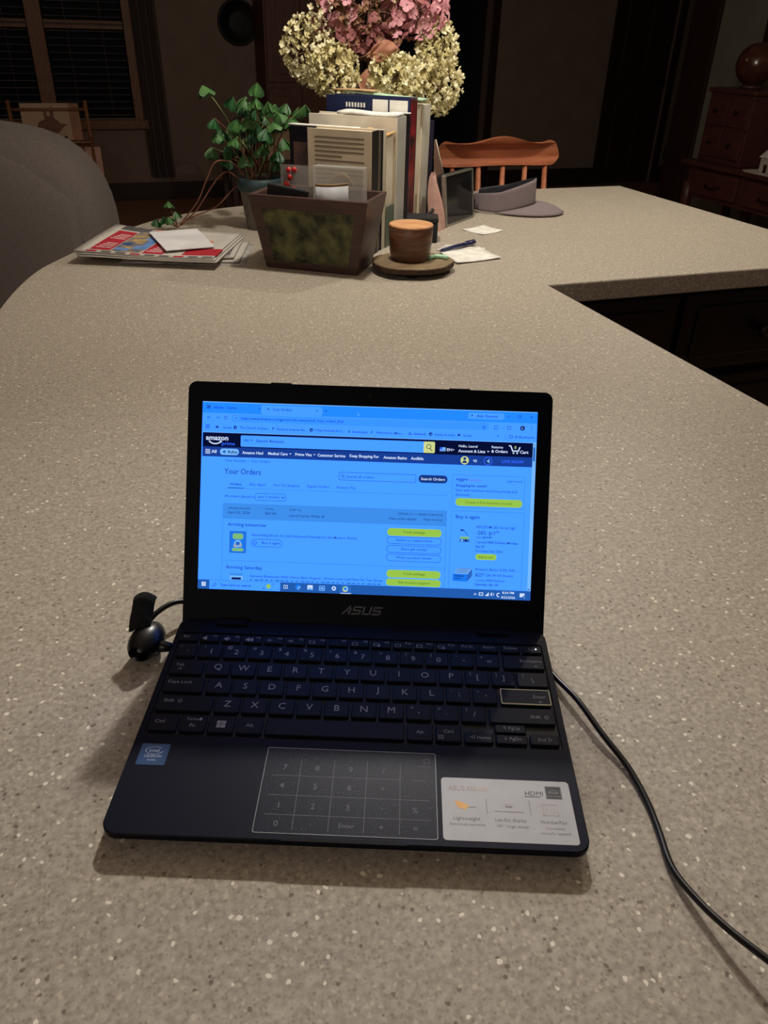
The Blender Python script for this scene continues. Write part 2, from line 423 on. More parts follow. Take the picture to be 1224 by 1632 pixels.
# round black clock and the tall wooden cabinet at the wall
t = thing('wall_disc', 'round black disc hanging on the wall above the leafy plant', 'wall clock', (1.23, WB, 0.46))
MB().lathe([(0.165, 0), (0.172, 0.012), (0.170, 0.03), (0.155, 0.036), (0.150, 0.024)], 48).build('rim', M_blk, t, True, rot=(PI/2, 0, 0))
MB().lathe([(0.152, 0.012), (0.10, 0.023), (0.03, 0.026)], 48).build('face', mat('black_face', (6, 7, 12), None, 10, 0.6), t, True, rot=(PI/2, 0, 0))
M_cab = mat('reddish_cabinet_wood', (92, 56, 42), (112, 70, 54), 10, 0.5, stretch=(5, 5, 0.7))
t = thing('tall_cabinet', 'tall reddish wooden cabinet against the wall behind the flowers', 'cabinet', (1.66, 7.20, FZ))
MB().box2((-0.30, -0.20, 0.08), (0.30, 0.23, 2.20)).build('body', M_cab, t, bevel=0.006)
MB().box2((-0.32, -0.22, 0.0), (0.32, 0.23, 0.08)).build('plinth', M_cab, t, bevel=0.005)
MB().box2((-0.33, -0.23, 2.20), (0.33, 0.23, 2.25)).build('cornice', M_cab, t, bevel=0.008)
for x0 in (-0.285, 0.005):
    dd = MB().box2((x0, -0.22, 0.96), (x0+0.28, -0.20, 2.15)).build('door', M_cab, t, bevel=0.005)
    MB().box2((x0+0.045, -0.226, 1.02), (x0+0.235, -0.219, 2.09)).build('door_panel', M_cab, dd, bevel=0.004)
    d2 = MB().box2((x0, -0.22, 0.12), (x0+0.28, -0.20, 0.92)).build('door', M_cab, t, bevel=0.005)
    MB().box2((x0+0.045, -0.226, 0.18), (x0+0.235, -0.219, 0.86)).build('door_panel', M_cab, d2, bevel=0.004)

# low side table with odds and ends behind the plant
t = thing('side_table', 'dark wooden side table behind the leafy potted plant', 'table', (1.10, 5.6, FZ))
M_dk = mat('dark_table_wood', (48, 30, 28), (62, 40, 36), 14, 0.45, stretch=(1, 6, 1))
MB().box2((-0.34, -0.22, 0.52), (0.40, 0.22, 0.56)).build('table_top', M_dk, t, bevel=0.005)
MB().box2((-0.31, -0.19, 0.18), (0.37, 0.19, 0.20)).build('shelf', M_dk, t, bevel=0.003)
for sx, sy in ((-0.31, -0.19), (0.37, -0.19), (-0.31, 0.19), (0.37, 0.19)):
    MB().box2((sx-0.02, sy-0.02, 0), (sx+0.02, sy+0.02, 0.52)).build('leg', M_dk, t, bevel=0.003)
tag(MB().box2((-0.07, -0.09, 0), (0.09, 0.05, 0.30)).box2((-0.075, -0.095, 0.26), (0.095, 0.055, 0.305)).build('storage_box', mat('pale_card', (150, 128, 104), None, 20, 0.8), None, bevel=0.004, loc=(1.12, 5.60, FZ+0.56)), 'pale upright card box standing on the dark side table', 'box')
t = thing('basket', 'black woven basket on the dark side table', 'basket', (0.90, 5.58, FZ+0.56))
MB().lathe([(0.085, 0), (0.105, 0.10), (0.112, 0.16), (0.105, 0.16), (0.095, 0.08), (0.078, 0.01)], 24).build('body', mat('black_wicker', (20, 18, 22), (30, 27, 30), 80, 0.6, bump=0.6, bscale=300), t, True)
MB().tube([(0.105*math.cos(a), 0, 0.15+0.11*math.sin(a)) for a in [i/14*PI for i in range(15)]], 0.008, 8).build('handle', M_blk, t, True)

# wooden dining chair at the far side of the counter
M_chair = mat('red_maple_chair', (170, 98, 66), (192, 118, 82), 9, 0.42, stretch=(1, 7, 7))
ch = thing('dining_chair', 'reddish wooden spindle-back chair with a wavy top rail behind the counter', 'chair', (1.185, 2.245, FZ))
def rail(z):   # wavy top outline
    pass
top = []
for i in range(41):
    x = -0.225 + 0.45*i/40
    s_ = abs(x)/0.225
    zt = 1.038 + 0.011*math.cos(s_*PI*1.62) + (0.0 if s_ < 0.82 else -0.055*((s_-0.82)/0.18)**2)
    top.append((x, zt))
bot = []
for i in range(41):
    x = 0.225 - 0.45*i/40
    s_ = abs(x)/0.225
    bot.append((x, 0.962 + 0.004*math.cos(s_*PI) + (0.0 if s_ < 0.85 else 0.024*((s_-0.85)/0.15)**2)))
Mr = Matrix(((1, 0, 0, 0), (0, 0, -1, 0), (0, 1, 0, 0), (0, 0, 0, 1)))
rl = MB().prism(top+bot, -0.012, 0.012, Mr)
rl.v = [(v[0], v[1] - 0.035 + 0.9*v[0]*v[0], v[2]) for v in rl.v]
rl.build('top_rail', M_chair, ch, bevel=0.004)
for i in range(5):
    x = -0.17 + 0.34*i/4
    MB().tube([(x*0.9, 0.0-0.10, 0.44), (x*0.97, -0.06, 0.70), (x, -0.035+0.9*x*x, 0.965)], [0.009, 0.013, 0.008], 8).build('spindle', M_chair, ch, True)
MB().prism(rrect(-0.22, -0.50, 0.22, -0.06, 0.06), 0.41, 0.445).build('seat', M_chair, ch, bevel=0.012)
for sx, sy in ((-1, -0.44), (1, -0.44), (-1, -0.10), (1, -0.10)):
    MB().tube([(sx*0.20, sy + (0.03 if sy > -0.2 else -0.02), 0.0), (sx*0.175, sy, 0.21), (sx*0.155, sy, 0.42)], [0.012, 0.02, 0.014], 10).build('leg', M_chair, ch, True)
for sx in (-1, 1):
    MB().tube([(sx*0.185, -0.45, 0.16), (sx*0.185, -0.09, 0.16)], 0.009, 8).build('stretcher', M_chair, ch, True)

# desk with a small hutch against the right-hand wall
M_desk = mat('red_oak_desk', (66, 34, 30), (82, 44, 38), 10, 0.45, stretch=(6, 1, 6))
dk = thing('writing_desk', 'reddish wooden desk with drawers against the right-hand wall', 'desk', (3.32, 3.97, FZ))
MB().box2((-0.02, -1.42, 0.695), (0.58, 0.02, 0.72)).build('desk_top', M_desk, dk, bevel=0.006)
MB().box2((0.02, -1.38, 0.52), (0.56, -0.02, 0.695)).build('apron', M_desk, dk)
for i in range(3):
    y1 = -0.09 - i*0.44
    dr = MB().box2((0.0, y1-0.38, 0.545), (0.022, y1, 0.675)).build('drawer', M_desk, dk, bevel=0.006)
    MB().tube([(0.0, y1-0.25, 0.61), (-0.022, y1-0.235, 0.60), (-0.024, y1-0.19, 0.597), (-0.022, y1-0.145, 0.60), (0.0, y1-0.13, 0.61)], 0.005, 8).build('pull', mat('dark_pull', (30, 20, 18), None, 20, 0.4, 0.6), dr, True)
for x, y in ((0.03, -0.03), (0.53, -0.03), (0.03, -1.37), (0.53, -1.37)):
    MB().lathe([(0.020, 0), (0.026, 0.05), (0.018, 0.10), (0.032, 0.34), (0.034, 0.40), (0.028, 0.44), (0.034, 0.50), (0.034, 0.60)], 16).build('leg', M_desk, dk, True, loc=(x, y, 0))
hu = thing('desk_hutch', 'stepped wooden hutch of small drawers standing on the desk', 'hutch', (3.38, 3.95, FZ+0.72))
MB().box2((0.0, -0.36, 0.0), (0.46, 0.0, 0.36)).build('body', M_desk, hu, bevel=0.005)
MB().box2((-0.015, -0.375, 0.36), (0.47, 0.015, 0.385)).build('top_board', M_desk, hu, bevel=0.006)
for k in range(2):
    for j in range(2):
        dr = MB().box2((-0.012, -0.345+0.17*k, 0.03+0.165*j), (0.004, -0.19+0.17*k, 0.18+0.165*j)).build('drawer', M_desk, hu, bevel=0.004)
        MB().lathe([(0.006, 0), (0.006, 0.008), (0.012, 0.018), (0.008, 0.024)], 12).build('knob', mat('dark_pull', (30, 20, 18)), dr, True, loc=(-0.012, -0.267+0.17*k, 0.105+0.165*j), rot=(0, -PI/2, 0))
MB().box2((0.22, -0.70, 0.16), (0.46, -0.36, 0.18)).box2((0.22, -0.70, 0.0), (0.24, -0.68, 0.16)).build('side_shelf', M_desk, hu, bevel=0.003)
t = thing('wooden_ball', 'large dark polished wooden ball on top of the hutch', 'ball', (3.52, 3.80, FZ+0.72+0.385))
MB().lathe([(0.055, 0), (0.06, 0.008), (0.045, 0.018), (0.04, 0.02)], 24).build('ring_stand', M_desk, t, True)
MB().lathe([(0.108*math.cos(a)+0.0001, 0.118+0.108*math.sin(a)) for a in [-PI/2+PI*i/24 for i in range(25)]], 40, cap=False).build('globe', mat('polished_burl', (62, 30, 24), (84, 46, 36), 14, 0.22, coat=0.4), t, True)
t = thing('village_house', 'small pale ceramic house ornament on a doily on the desk', 'ornament', (3.40, 3.37, FZ+0.72))
MB().prism(rrect(-0.09, -0.14, 0.09, 0.14, 0.06), 0, 0.003).build('doily', mat('lace', (190, 182, 172), None, 200, 0.9), t)
MB().box2((-0.035, -0.045, 0.003), (0.035, 0.045, 0.075)).build('walls', mat('pale_ceramic', (176, 166, 158), None, 40, 0.4), t, bevel=0.002)
MB().prism([(-0.06, 0.075), (0.06, 0.075), (0.0, 0.125)], -0.042, 0.042, Matrix(((0, 0, 1, 0), (1, 0, 0, 0), (0, 1, 0, 0), (0, 0, 0, 1)))).build('roof', mat('snowy_roof', (205, 202, 200), None, 40, 0.5), t, bevel=0.003)
MB().box2((-0.037, -0.012, 0.003), (-0.034, 0.012, 0.045)).build('door', M_door, t)
MB().box2((-0.012, 0.018, 0.10), (0.006, 0.034, 0.145)).build('chimney', mat('pale_ceramic', (0, 0, 0)), t)

# ================================================================== the island counter
left_curve = crom([(-0.285, 0.80, 0), (-0.282, 0.95, 0), (-0.264, 1.14, 0), (-0.242, 1.27, 0), (-0.214, 1.375, 0), (-0.176, 1.456, 0), (-0.134, 1.534, 0), (-0.021, 1.725, 0), (0.06, 1.819, 0), (0.161, 1.888, 0), (0.282, 1.937, 0), (0.48, 1.99, 0), (0.75, 2.028, 0)], 5)
outline = [(-0.285, -0.80), (0.705, -0.80), (0.708, 1.037), (1.523, 1.037), (1.523, 2.028)] + [(p.x, p.y) for p in reversed(left_curve)]
M_counter = counter_mat()
ct = MB().prism(outline, -0.04, 0.0).build('countertop', M_counter, bevel=0.004, seg=3)
tag(ct, 'speckled beige solid-surface island countertop with a rounded end', 'countertop')
M_isl = mat('espresso_cabinet', (13, 8, 10), (18, 11, 12), 12, 0.4, stretch=(5, 5, 0.8))
t = thing('island_cabinet', 'dark wooden island cabinet under the near arm of the countertop', 'cabinet', (0, 0, FZ))
MB().box2((0.02, -0.70, 0.10), (0.655, 1.09, 0.88)).build('body', M_isl, t)
MB().box2((0.06, -0.66, 0.0), (0.60, 1.09, 0.10)).build('plinth', M_isl, t)
for i in range(3):
    y0 = -0.66 + i*0.56
    dr = MB().box2((0.655, y0+0.01, 0.70), (0.674, y0+0.54, 0.86)).build('drawer', M_isl, t, bevel=0.005)
    MB().lathe([(0.006, 0), (0.006, 0.012), (0.016, 0.022), (0.012, 0.03)], 16).build('knob', M_blk, dr, True, loc=(0.674, y0+0.275, 0.78), rot=(0, PI/2, 0))
    dd = MB().box2((0.655, y0+0.01, 0.12), (0.674, y0+0.54, 0.68)).build('door', M_isl, t, bevel=0.005)
    MB().box2((0.670, y0+0.07, 0.18), (0.679, y0+0.48, 0.62)).build('door_panel', M_isl, dd, bevel=0.004)
t = thing('island_cabinet', 'dark wooden drawer cabinet under the far arm of the countertop', 'cabinet', (0, 0, FZ))
MB().box2((0.16, 1.112, 0.10), (1.48, 1.74, 0.88)).build('body', M_isl, t)
MB().box2((0.20, 1.16, 0.0), (1.44, 1.70, 0.10)).build('plinth', M_isl, t)
for (x0, x1) in ((0.70, 1.075), (1.09, 1.47)):
    for (z0, z1) in ((0.68, 0.86), (0.40, 0.66), (0.12, 0.38)):
        dr = MB().box2((x0, 1.092, z0), (x1, 1.112, z1)).build('drawer', M_isl, t, bevel=0.006)
        MB().box2((x0+0.035, 1.086, z0+0.03), (x1-0.035, 1.094, z1-0.03)).build('drawer_panel', M_isl, dr, bevel=0.004)
        MB().lathe([(0.007, 0), (0.007, 0.012), (0.017, 0.022), (0.013, 0.031), (0.004, 0.034)], 18).build('knob', M_blk, dr, True, loc=((x0+x1)/2+0.02, 1.086, (z0+z1)/2), rot=(PI/2, 0, 0))

# ================================================================== the laptop
LW, DD, LH, DT = 0.279, 0.1876, 0.0125, 0.00755
M_deck = mat('navy_black_laptop_shell', (12, 16, 34), (14, 18, 38), 300, 0.45, spec=0.12)
M_side = mat('dark_laptop_edge', (8, 9, 17), None, 200, 0.5, spec=0.12)
M_bezel = mat('black_screen_bezel', (2, 3, 9), None, 200, 0.5, spec=0.08)
M_tray = mat('key_well', (5, 6, 13), None, 200, 0.6)
M_key = mat('black_keycap', (7, 11, 24), (8, 12, 27), 300, 0.5, spec=0.2)
M_leg = mat('grey_key_print', (150, 152, 158), None, 100, 0.6)
M_legdim = mat('dim_key_print', (96, 98, 106), None, 100, 0.6)
M_pad = None
lp = thing('laptop', 'open black laptop showing an order page, on the speckled counter', 'laptop', c3(0, 0, 0), ANG)
ROT = (DT, 0, 0); LOC = (0, 0, LH)
# base shell with a well for the keys
b = MB()
def ring(ins, r): return rrect(-LW/2+ins, ins, LW/2-ins, DD-ins*0.3, r, 6)
hole = rrect(-0.1352, 0.0722, 0.1352, 0.1715, 0.003, 3)
o_ = ring(0.0006, 0.0085)
tri = tessellate_polygon([[Vector((p[0], p[1], 0)) for p in o_], [Vector((p[0], p[1], 0)) for p in hole]])
fl = o_ + hole
fs = []
for t_ in tri:
    a_, b_, c_ = [fl[i] for i in t_]
    fs.append(tuple(t_) if (b_[0]-a_[0])*(c_[1]-a_[1])-(b_[1]-a_[1])*(c_[0]-a_[0]) > 0 else tuple(reversed(t_)))
b.add([(p[0], p[1], 0) for p in fl], fs)
nh = len(hole)
b.add([(p[0], p[1], 0) for p in hole]+[(p[0], p[1], -0.0013) for p in hole], [(i, (i+1) % nh, (i+1) % nh+nh, i+nh) for i in range(nh)], 1)
b.add([(p[0], p[1], -0.0013) for p in hole], [tuple(range(nh))], 1)
loops = [(ring(0.0006, 0.0085), 0.0), (ring(0.0, 0.009), -0.0007), (ring(0.0, 0.009), -0.0045), (ring(0.004, 0.009), -0.0090), (ring(0.008, 0.009), -0.0095)]
for (la, za), (lb, zb) in zip(loops, loops[1:]):
    n = len(la)
    b.add([(p[0], p[1], za) for p in la]+[(p[0], p[1], zb) for p in lb], [(i, i+n, (i+1) % n+n, (i+1) % n) for i in range(n)], 2)
lb = loops[-1][0]; b.add([(p[0], p[1], -0.0095) for p in lb], [tuple(reversed(range(len(lb))))], 2)
b.build('base', [M_deck, M_tray, M_side], lp, loc=LOC, rot=ROT)
for x, y in ((-0.11, 0.02), (0.11, 0.02)):
    MB().lathe([(0.006, 0.0), (0.0065, 0.0022), (0.005, 0.0032)], 16).build('rubber_foot', M_blk, lp, loc=(x, y, 0))
MB().prism(rrect(-0.11, 0.160, 0.11, 0.168, 0.003), 0.0, 0.0045).build('rubber_foot', M_blk, lp)
# finger notch in the front edge
MB().prism([(-0.036, -0.0002), (0.036, -0.0002), (0.032, 0.0022), (-0.032, 0.0022)], -0.0002, 0.00005).build('front_notch', M_side, lp, loc=LOC, rot=ROT)
# hinge covers
for s_ in (-1, 1):
    MB().prism(rrect(s_*0.0995-0.012, 0.1795, s_*0.0995+0.012, 0.1865, 0.002), -0.002, 0.0022).build('hinge', M_side, lp, bevel=0.0012, loc=LOC, rot=ROT)

# keys -------------------------------------------------------------
KEYMESH = {}
def key_mesh(w, h, m):
    k = (round(w, 4), round(h, 4), m.name)
    if k not in KEYMESH:
        a, c_ = rrect(-w/2, -h/2, w/2, h/2, 0.0013, 3), rrect(-w/2+0.0006, -h/2+0.0006, w/2-0.0006, h/2-0.0006, 0.0010, 3)
        n = len(a); q = MB()
        q.add([(p[0], p[1], -0.0013) for p in a]+[(p[0], p[1], 0.0006) for p in a]+[(p[0], p[1], 0.0010) for p in c_],
              [(i, (i+1) % n, (i+1) % n+n, i+n) for i in range(n)] + [(i+n, (i+1) % n+n, (i+1) % n+2*n, i+2*n) for i in range(n)] + [tuple(range(2*n, 3*n))])
        KEYMESH[k] = q.mesh('key', m)
    return KEYMESH[k]
ink = Ink(); legends = []
def key(x0, x1, y0, y1, marks, m=None):
    """marks: (text, dx, dy, size mm, bold, shear)"""
    cx, cy = (x0+x1)/2, (y0+y1)/2
    ob = inst(key_mesh((x1-x0)/1000, (y1-y0)/1000, m or M_key), 'key', lp, (cx/1000, (cy/1000)*math.cos(DT), LH + cy/1000*math.sin(DT)), ROT)
    mb = MB()
    for (tx, dx, dy, sz, *rest) in marks:
        ink.t(tx, dx/1000, dy/1000, sz/1000, 0, 0.00106, 'CENTER', bold=rest[0] if rest else 0.0, center=True)
        legends.append(mb)
    return ob, mb
KEYS = []
KH = 14.0
def krow(yc, xs, marks):
    for (x0, x1), mk in zip(xs, marks): KEYS.append(key(x0, x1, yc-KH/2, yc+KH/2, mk))
P_ = 18.42; KW = 16.7
# function row
fx = [-128.5 + 15.98*i for i in range(17)]
fn = ['Esc'] + ['F%d' % i for i in range(1, 13)] + ['Prt Sc', 'Insert', 'Delete', '']
for i, x in enumerate(fx):
    if i == 0 or i >= 13: mk = [(fn[i], 0 if i else -1.5, 0.6, 3.6)] if fn[i] else []
    else: mk = [(fn[i], 4.2, 1.4, 3.2)]
    KEYS.append(key(x-7.1, x+7.1, 161.0, 169.0, mk))
    mb = KEYS[-1][1]
    # small icons on the left of the function keys
    def q(x0, y0, x1, y1): mb.flat([(x0/1000, y0/1000), (x1/1000, y0/1000), (x1/1000, y1/1000), (x0/1000, y1/1000)], 0.00106)
    def frame(x0, y0, x1, y1, w_=0.4): q(x0, y0, x1, y0+w_); q(x0, y1-w_, x1, y1); q(x0, y0, x0+w_, y1); q(x1-w_, y0, x1, y1)
    if i in (1, 2, 3):
        mb.flat([(-0.0052, -0.0014), (-0.0022, -0.003), (-0.0022, 0.0014), (-0.0052, -0.0004)], 0.00106)
        if i == 3: mb.flat([(-0.0024, -0.0010), (0.0004, -0.003), (0.0004, 0.0014)], 0.00106)
        if i == 2: q(-1.4, -1.8, -0.9, 0.2)
    elif i in (4, 5):
        q(-4.4, -1.2, -2.4, -0.2); q(-5.6, -1.0, -4.9, -0.5); q(-1.9, -1.0, -1.2, -0.5); q(-3.6, 0.3, -3.2, 1.0); q(-3.6, -2.4, -3.2, -1.7)
    elif i in (6, 8, 9, 10, 11, 12): frame(-5.8, -2.6, -1.4, 0.4)
    if i in (9, 12): q(-2.6, -3.0, -0.8, -1.4)
    if i == 16:
        ring_ = [(1.5*math.cos(a), 1.5*math.sin(a)) for a in [math.radians(60-i_*30) for i_ in range(0, 11)]]
        for (ax, ay), (bx, by) in zip(ring_, ring_[1:]): mb.flat([(ax/1000-.001, ay/1000), (bx/1000-.001, by/1000), (bx*0.75/1000-.001, by*0.75/1000), (ax*0.75/1000-.001, ay*0.75/1000)], 0.00106)
# number row
cs = [-127.0] + [-109.5 + P_*i for i in range(12)]
lab = ['`', '1', '2', '3', '4', '5', '6', '7', '8', '9', '0', '-', '=']; upl = ['~', '!', '@', '#', '$', '%', '^', '&', '*', '(', ')', '_', '+']
krow(151.2, [(-134.0, -119.6)] + [(x-KW/2, x+KW/2) for x in cs[1:]], [[(l, 1.2, -0.8, 7.0), (u, -4.2, 3.4, 4.2)] for l, u in zip(lab, upl)])
KEYS.append(key(104.4, 134.0, 144.2, 158.2, [('Backspace', 5.5, 0.8, 3.9), ('\u2190', 9.0, -4.0, 4.0)]))
# tab row
krow(133.6, [(-134.0, -110.6)], [[('Tab', -5.0, 1.8, 4.0), ('\u2192', -4.5, -2.2, 4.2)]])
krow(133.6, [(x-KW/2, x+KW/2) for x in [-100.0+P_*i for i in range(12)]], [[(l, 0, 0.6, 7.6)] for l in 'QWERTYUIOP'] + [[('[', 0.4, 0, 6.6), ('{', -4.6, 3.4, 4.0)], [(']', 0.4, 0, 6.6), ('}', -4.6, 3.4, 4.0)]])
krow(133.6, [(112.6, 134.0)], [[('\\', 0, -1, 6.6), ('|', -6.2, 3.4, 4.0)]])
# caps row
krow(116.4, [(-134.0, -106.3)], [[('Caps Lock', -3.0, 1.8, 4.0)]])
krow(116.4, [(x-KW/2, x+KW/2) for x in [-95.7+P_*i for i in range(11)]], [[(l, 0, 0.6, 7.6)] for l in 'ASDFGHJKL'] + [[(';', 0.6, 0, 6.6), (':', -4.6, 3.4, 4.2)], [("'", 0.6, 0, 6.6), ('"', -4.6, 3.4, 4.2)]])
ek, ekm = key(99.2, 133.6, 109.6, 123.8, [('Enter', 9.5, 0.4, 4.0), ('\u2190', 10.0, -4.4, 4.0)]); KEYS.append((ek, ekm))
# shift row
krow(99.3, [(-134.0, -96.4)], [[('Shift', -11.0, 1.8, 4.0), ('\u21e7', -3.4, 1.8, 4.4)]])
krow(99.3, [(x-KW/2, x+KW/2) for x in [-86.2+P_*i for i in range(10)]], [[(l, 0, 0.6, 7.6)] for l in 'ZXCVBNM'] + [[(',', 0, -1, 6.6), ('<', -4.6, 3.4, 4.2)], [('.', 0, -1, 6.6), ('>', -4.6, 3.4, 4.2)], [('/', 0.6, 0, 6.6), ('?', -4.6, 3.4, 4.2)]])
krow(99.3, [(90.0, 133.6)], [[('Shift', 9.0, -0.6, 4.0), ('\u21e7', 16.4, -0.6, 4.4)]])
# bottom row
krow(81.9, [(-134.0, -115.4), (-113.6, -97.0), (-95.2, -78.2), (-76.4, -59.6), (-57.6, 33.2), (35.0, 51.8), (53.6, 70.4)],
     [[('Ctrl', -2.5, 0.8, 4.0)], [('Turbo\u25c6', 0.5, 3.6, 3.0), ('Fn', 0, -1.8, 4.0)], [], [('Alt', 0, 0, 4.0)], [], [('Alt', 0, 0, 4.0)], [('Ctrl', 0, 1.4, 4.0), ('\u25a4', -5.0, -3.4, 4.4)]])
wk = KEYS[-5][1]
for ax in (0, 1):
    for ay in (0, 1):
        wk.flat([(-0.0030+ax*0.0031, -0.0029+ay*0.0031), (-0.0002+ax*0.0031, -0.0029+ay*0.0031), (-0.0002+ax*0.0031, -0.0001+ay*0.0031), (-0.0030+ax*0.0031, -0.0001+ay*0.0031)], 0.00106)
KEYS.append(key(72.2, 91.0, 74.9, 83.4, [('\u25c1 Home', 1.0, 0.2, 3.6)]))
KEYS.append(key(92.8, 113.0, 84.0, 91.0, [('\u2191 PgUp', 0.5, 0.2, 3.6)]))
KEYS.append(key(92.8, 113.0, 74.9, 82.4, [('\u2193 PgDn', 0.5, 0.2, 3.6)]))
KEYS.append(key(114.8, 133.6, 74.9, 83.4, [('End \u25b7', 0.5, 0.2, 3.6)]))
ink.flush(lambda k: legends[k])
for ob, mb in KEYS:
    if mb.f: mb.build('key_legend', M_leg, ob)
# pale line round the enter key
ow, oh = 34.4/2000, 14.2/2000
MB().prism(rrect(-ow, -oh, ow, oh, 0.0013, 3), 0.0004, 0.00108, holes=[rrect(-ow+0.0008, -oh+0.0008, ow-0.0008, oh-0.0008, 0.0009, 3)]).build('key_outline', mat('cream_key_line', (182, 176, 138), None, 100, 0.5), ek)
# power light
MB().prism(rrect(-0.0007, -0.0007, 0.0007, 0.0007, 0.0005), 0.0, 0.0011).build('power_light', glow('power_led', (225, 232, 255), 1.6), lp, loc=(0.1300, 0.1652, LH+0.1652*math.sin(DT)), rot=ROT)

# touchpad with its printed number pad
M_pad = mat('smooth_touchpad', (15, 20, 38), (18, 23, 43), 300, 0.38, spec=0.2)
nt = M_pad.node_tree; Nn = nt.nodes; Ll = nt.links
vv = Nn.new('ShaderNodeTexVoronoi'); vv.inputs['Scale'].default_value = 1700
tcx = Nn.new('ShaderNodeTexCoord'); Ll.new(tcx.outputs['Object'], vv.inputs['Vector'])
sp_ = Nn.new('ShaderNodeSeparateColor'); Ll.new(vv.outputs['Color'], sp_.inputs['Color'])
g1 = Nn.new('ShaderNodeMath'); g1.operation = 'GREATER_THAN'; g1.inputs[1].default_value = 0.93; Ll.new(sp_.outputs['Red'], g1.inputs[0])
g2 = Nn.new('ShaderNodeMath'); g2.operation = 'LESS_THAN'; g2.inputs[1].default_value = 0.25; Ll.new(vv.outputs['Distance'], g2.inputs[0])
g3 = Nn.new('ShaderNodeMath'); g3.operation = 'MULTIPLY'; Ll.new(g1.outputs[0], g3.inputs[0]); Ll.new(g2.outputs[0], g3.inputs[1])
mx = Nn.new('ShaderNodeMix'); mx.data_type = 'RGBA'; bs_ = Nn['Principled BSDF']
src = bs_.inputs['Base Color'].links[0].from_socket
Ll.new(g3.outputs[0], mx.inputs['Factor']); Ll.new(src, mx.inputs['A']); mx.inputs['B'].default_value = (0.30, 0.32, 0.36, 1); Ll.new(mx.outputs['Result'], bs_.inputs['Base Color'])
tp = MB().prism(rrect(-0.0528, 0.0045, 0.0528, 0.0650, 0.0012, 3), -0.0008, 0.00012).build('touchpad', M_pad, lp, loc=LOC, rot=ROT)
MB().prism(rrect(-0.0532, 0.0041, 0.0532, 0.0654, 0.0014, 3), -0.0004, 0.00022, holes=[rrect(-0.0527, 0.0046, 0.0527, 0.0649, 0.0011, 3)]).build('touchpad_border', mat('grey_pad_border', (120, 122, 128), None, 100, 0.4), tp)
pm = MB(); Z = 0.00016
def pl(x0, y0, x1, y1): pm.flat([(x0/1000, y0/1000), (x1/1000, y0/1000), (x1/1000, y1/1000), (x0/1000, y1/1000)], Z)
for x in (-30.6, -10.0, 10.4, 31.0): pl(x-0.16, 6.5, x+0.16, 57.0)
for y in (16.6, 30.0, 44.2): pl(-48.0, y-0.16, 30.8 if y > 40 else 49.0, y+0.16)
pl(38, 43.9, 46, 44.2)
pads = [['7', '8', '9', '/', ''], ['4', '5', '6', '*', ''], ['1', '2', '3', '-', '%'], ['0', '.', 'Enter', '+', '=']]
for r_, yy in enumerate((50.5, 37.0, 23.0, 10.8)):
    for c_, xx in enumerate((-40.4, -20.3, 0.3, 20.6, 40.0)):
        if pads[r_][c_]: ink.t(pads[r_][c_], xx/1000, yy/1000, (5.6 if len(pads[r_][c_]) == 1 else 4.2)/1000, 0, Z, 'CENTER', center=True)
ink.flush(lambda k: pm)
for (x0, y0, x1, y1) in ((45.5, 57.0, 49.5, 57.4), (45.5, 60.6, 49.5, 61.0), (45.5, 57.0, 45.9, 61.0), (49.1, 57.0, 49.5, 61.0)): pl(x0, y0, x1, y1)
pl(42, 54.6, 49.8, 55.0)
pm.build('number_pad_print', M_legdim, tp)

# stickers
M_stw = mat('white_spec_sticker', (180, 180, 184), (186, 186, 190), 60, 0.4)
st = MB().prism(rrect(0.0560, 0.0044, 0.1337, 0.0475, 0.0022, 4), -0.0002, 0.00018).build('spec_sticker', M_stw, lp, loc=LOC, rot=ROT)
M_sg = mat('grey_sticker_print', (128, 124, 122), None, 60, 0.6); M_sd = mat('dark_sticker_print', (48, 50, 58), None, 60, 0.6); M_so = mat('orange_leaf_print', (222, 166, 96), None, 60, 0.6); M_sf = mat('faint_sticker_print', (182, 170, 162), None, 60, 0.6)
sm = MB(); Z = 0.00024
def sx(x): return 0.0560 + x/1000
def sy(y): return 0.0475 - y/1000
def sq(x0, y0, x1, y1, mi, z=Z): sm.flat([(sx(x0), sy(y1)), (sx(x1), sy(y1)), (sx(x1), sy(y0)), (sx(x0), sy(y0))], z, None, mi)
for tx, x0, y, sz, w_, mi, bo in (('ASUS', 4, 7.6, 4.6, 10.5, 3, .02), ('HDMI', 50.0, 9.4, 4.6, 10.8, 1, 0), ('Lightweight', 6.2, 28.8, 3.4, 15.6, 0, 0.008), ('Extremely portable', 4.0, 32.6, 2.6, 20.6, 0, 0),
     ('Lay-flat display', 30.6, 28.8, 3.4, 18.4, 0, 0.008), ('180\u00b0 hinge design', 30.6, 32.8, 2.6, 18.8, 0, 0), ('NumberPad', 57.0, 28.8, 3.4, 15.0, 0, 0.008), ('Innovative', 59.6, 32.9, 2.6, 10.8, 0, 0), ('virtually keypad', 56.0, 36.4, 2.6, 17.4, 0, 0)):
    ink.t(tx, sx(x0), sy(y), sz/1000, mi, Z, bold=bo, fit=w_/1000, center=True)
ink.flush(lambda k: sm)
for i in range(7): sq(15.6+i*1.95, 5.9, 16.9+i*1.95, 9.0, 3)                          # the worn second word
sq(50.0, 11.6, 59.6, 12.0, 1)
sq(62.6, 3.6, 72.6, 13.0, 0, Z-0.00002); sq(63.2, 4.2, 72.0, 10.6, 1); sq(63.2, 11.0, 72.0, 12.5, 1)
arc = [(67.5+3.2*math.cos(a), 9.0-2.6*math.sin(a)) for a in [math.radians(20+14*i) for i in range(11)]]
for (ax, ay), (bx, by) in zip(arc, arc[1:]): sm.flat([(sx(ax), sy(ay)), (sx(bx), sy(by)), (sx(bx), sy(by+0.4)), (sx(ax), sy(ay+0.4))], Z+0.00003, None, 0)
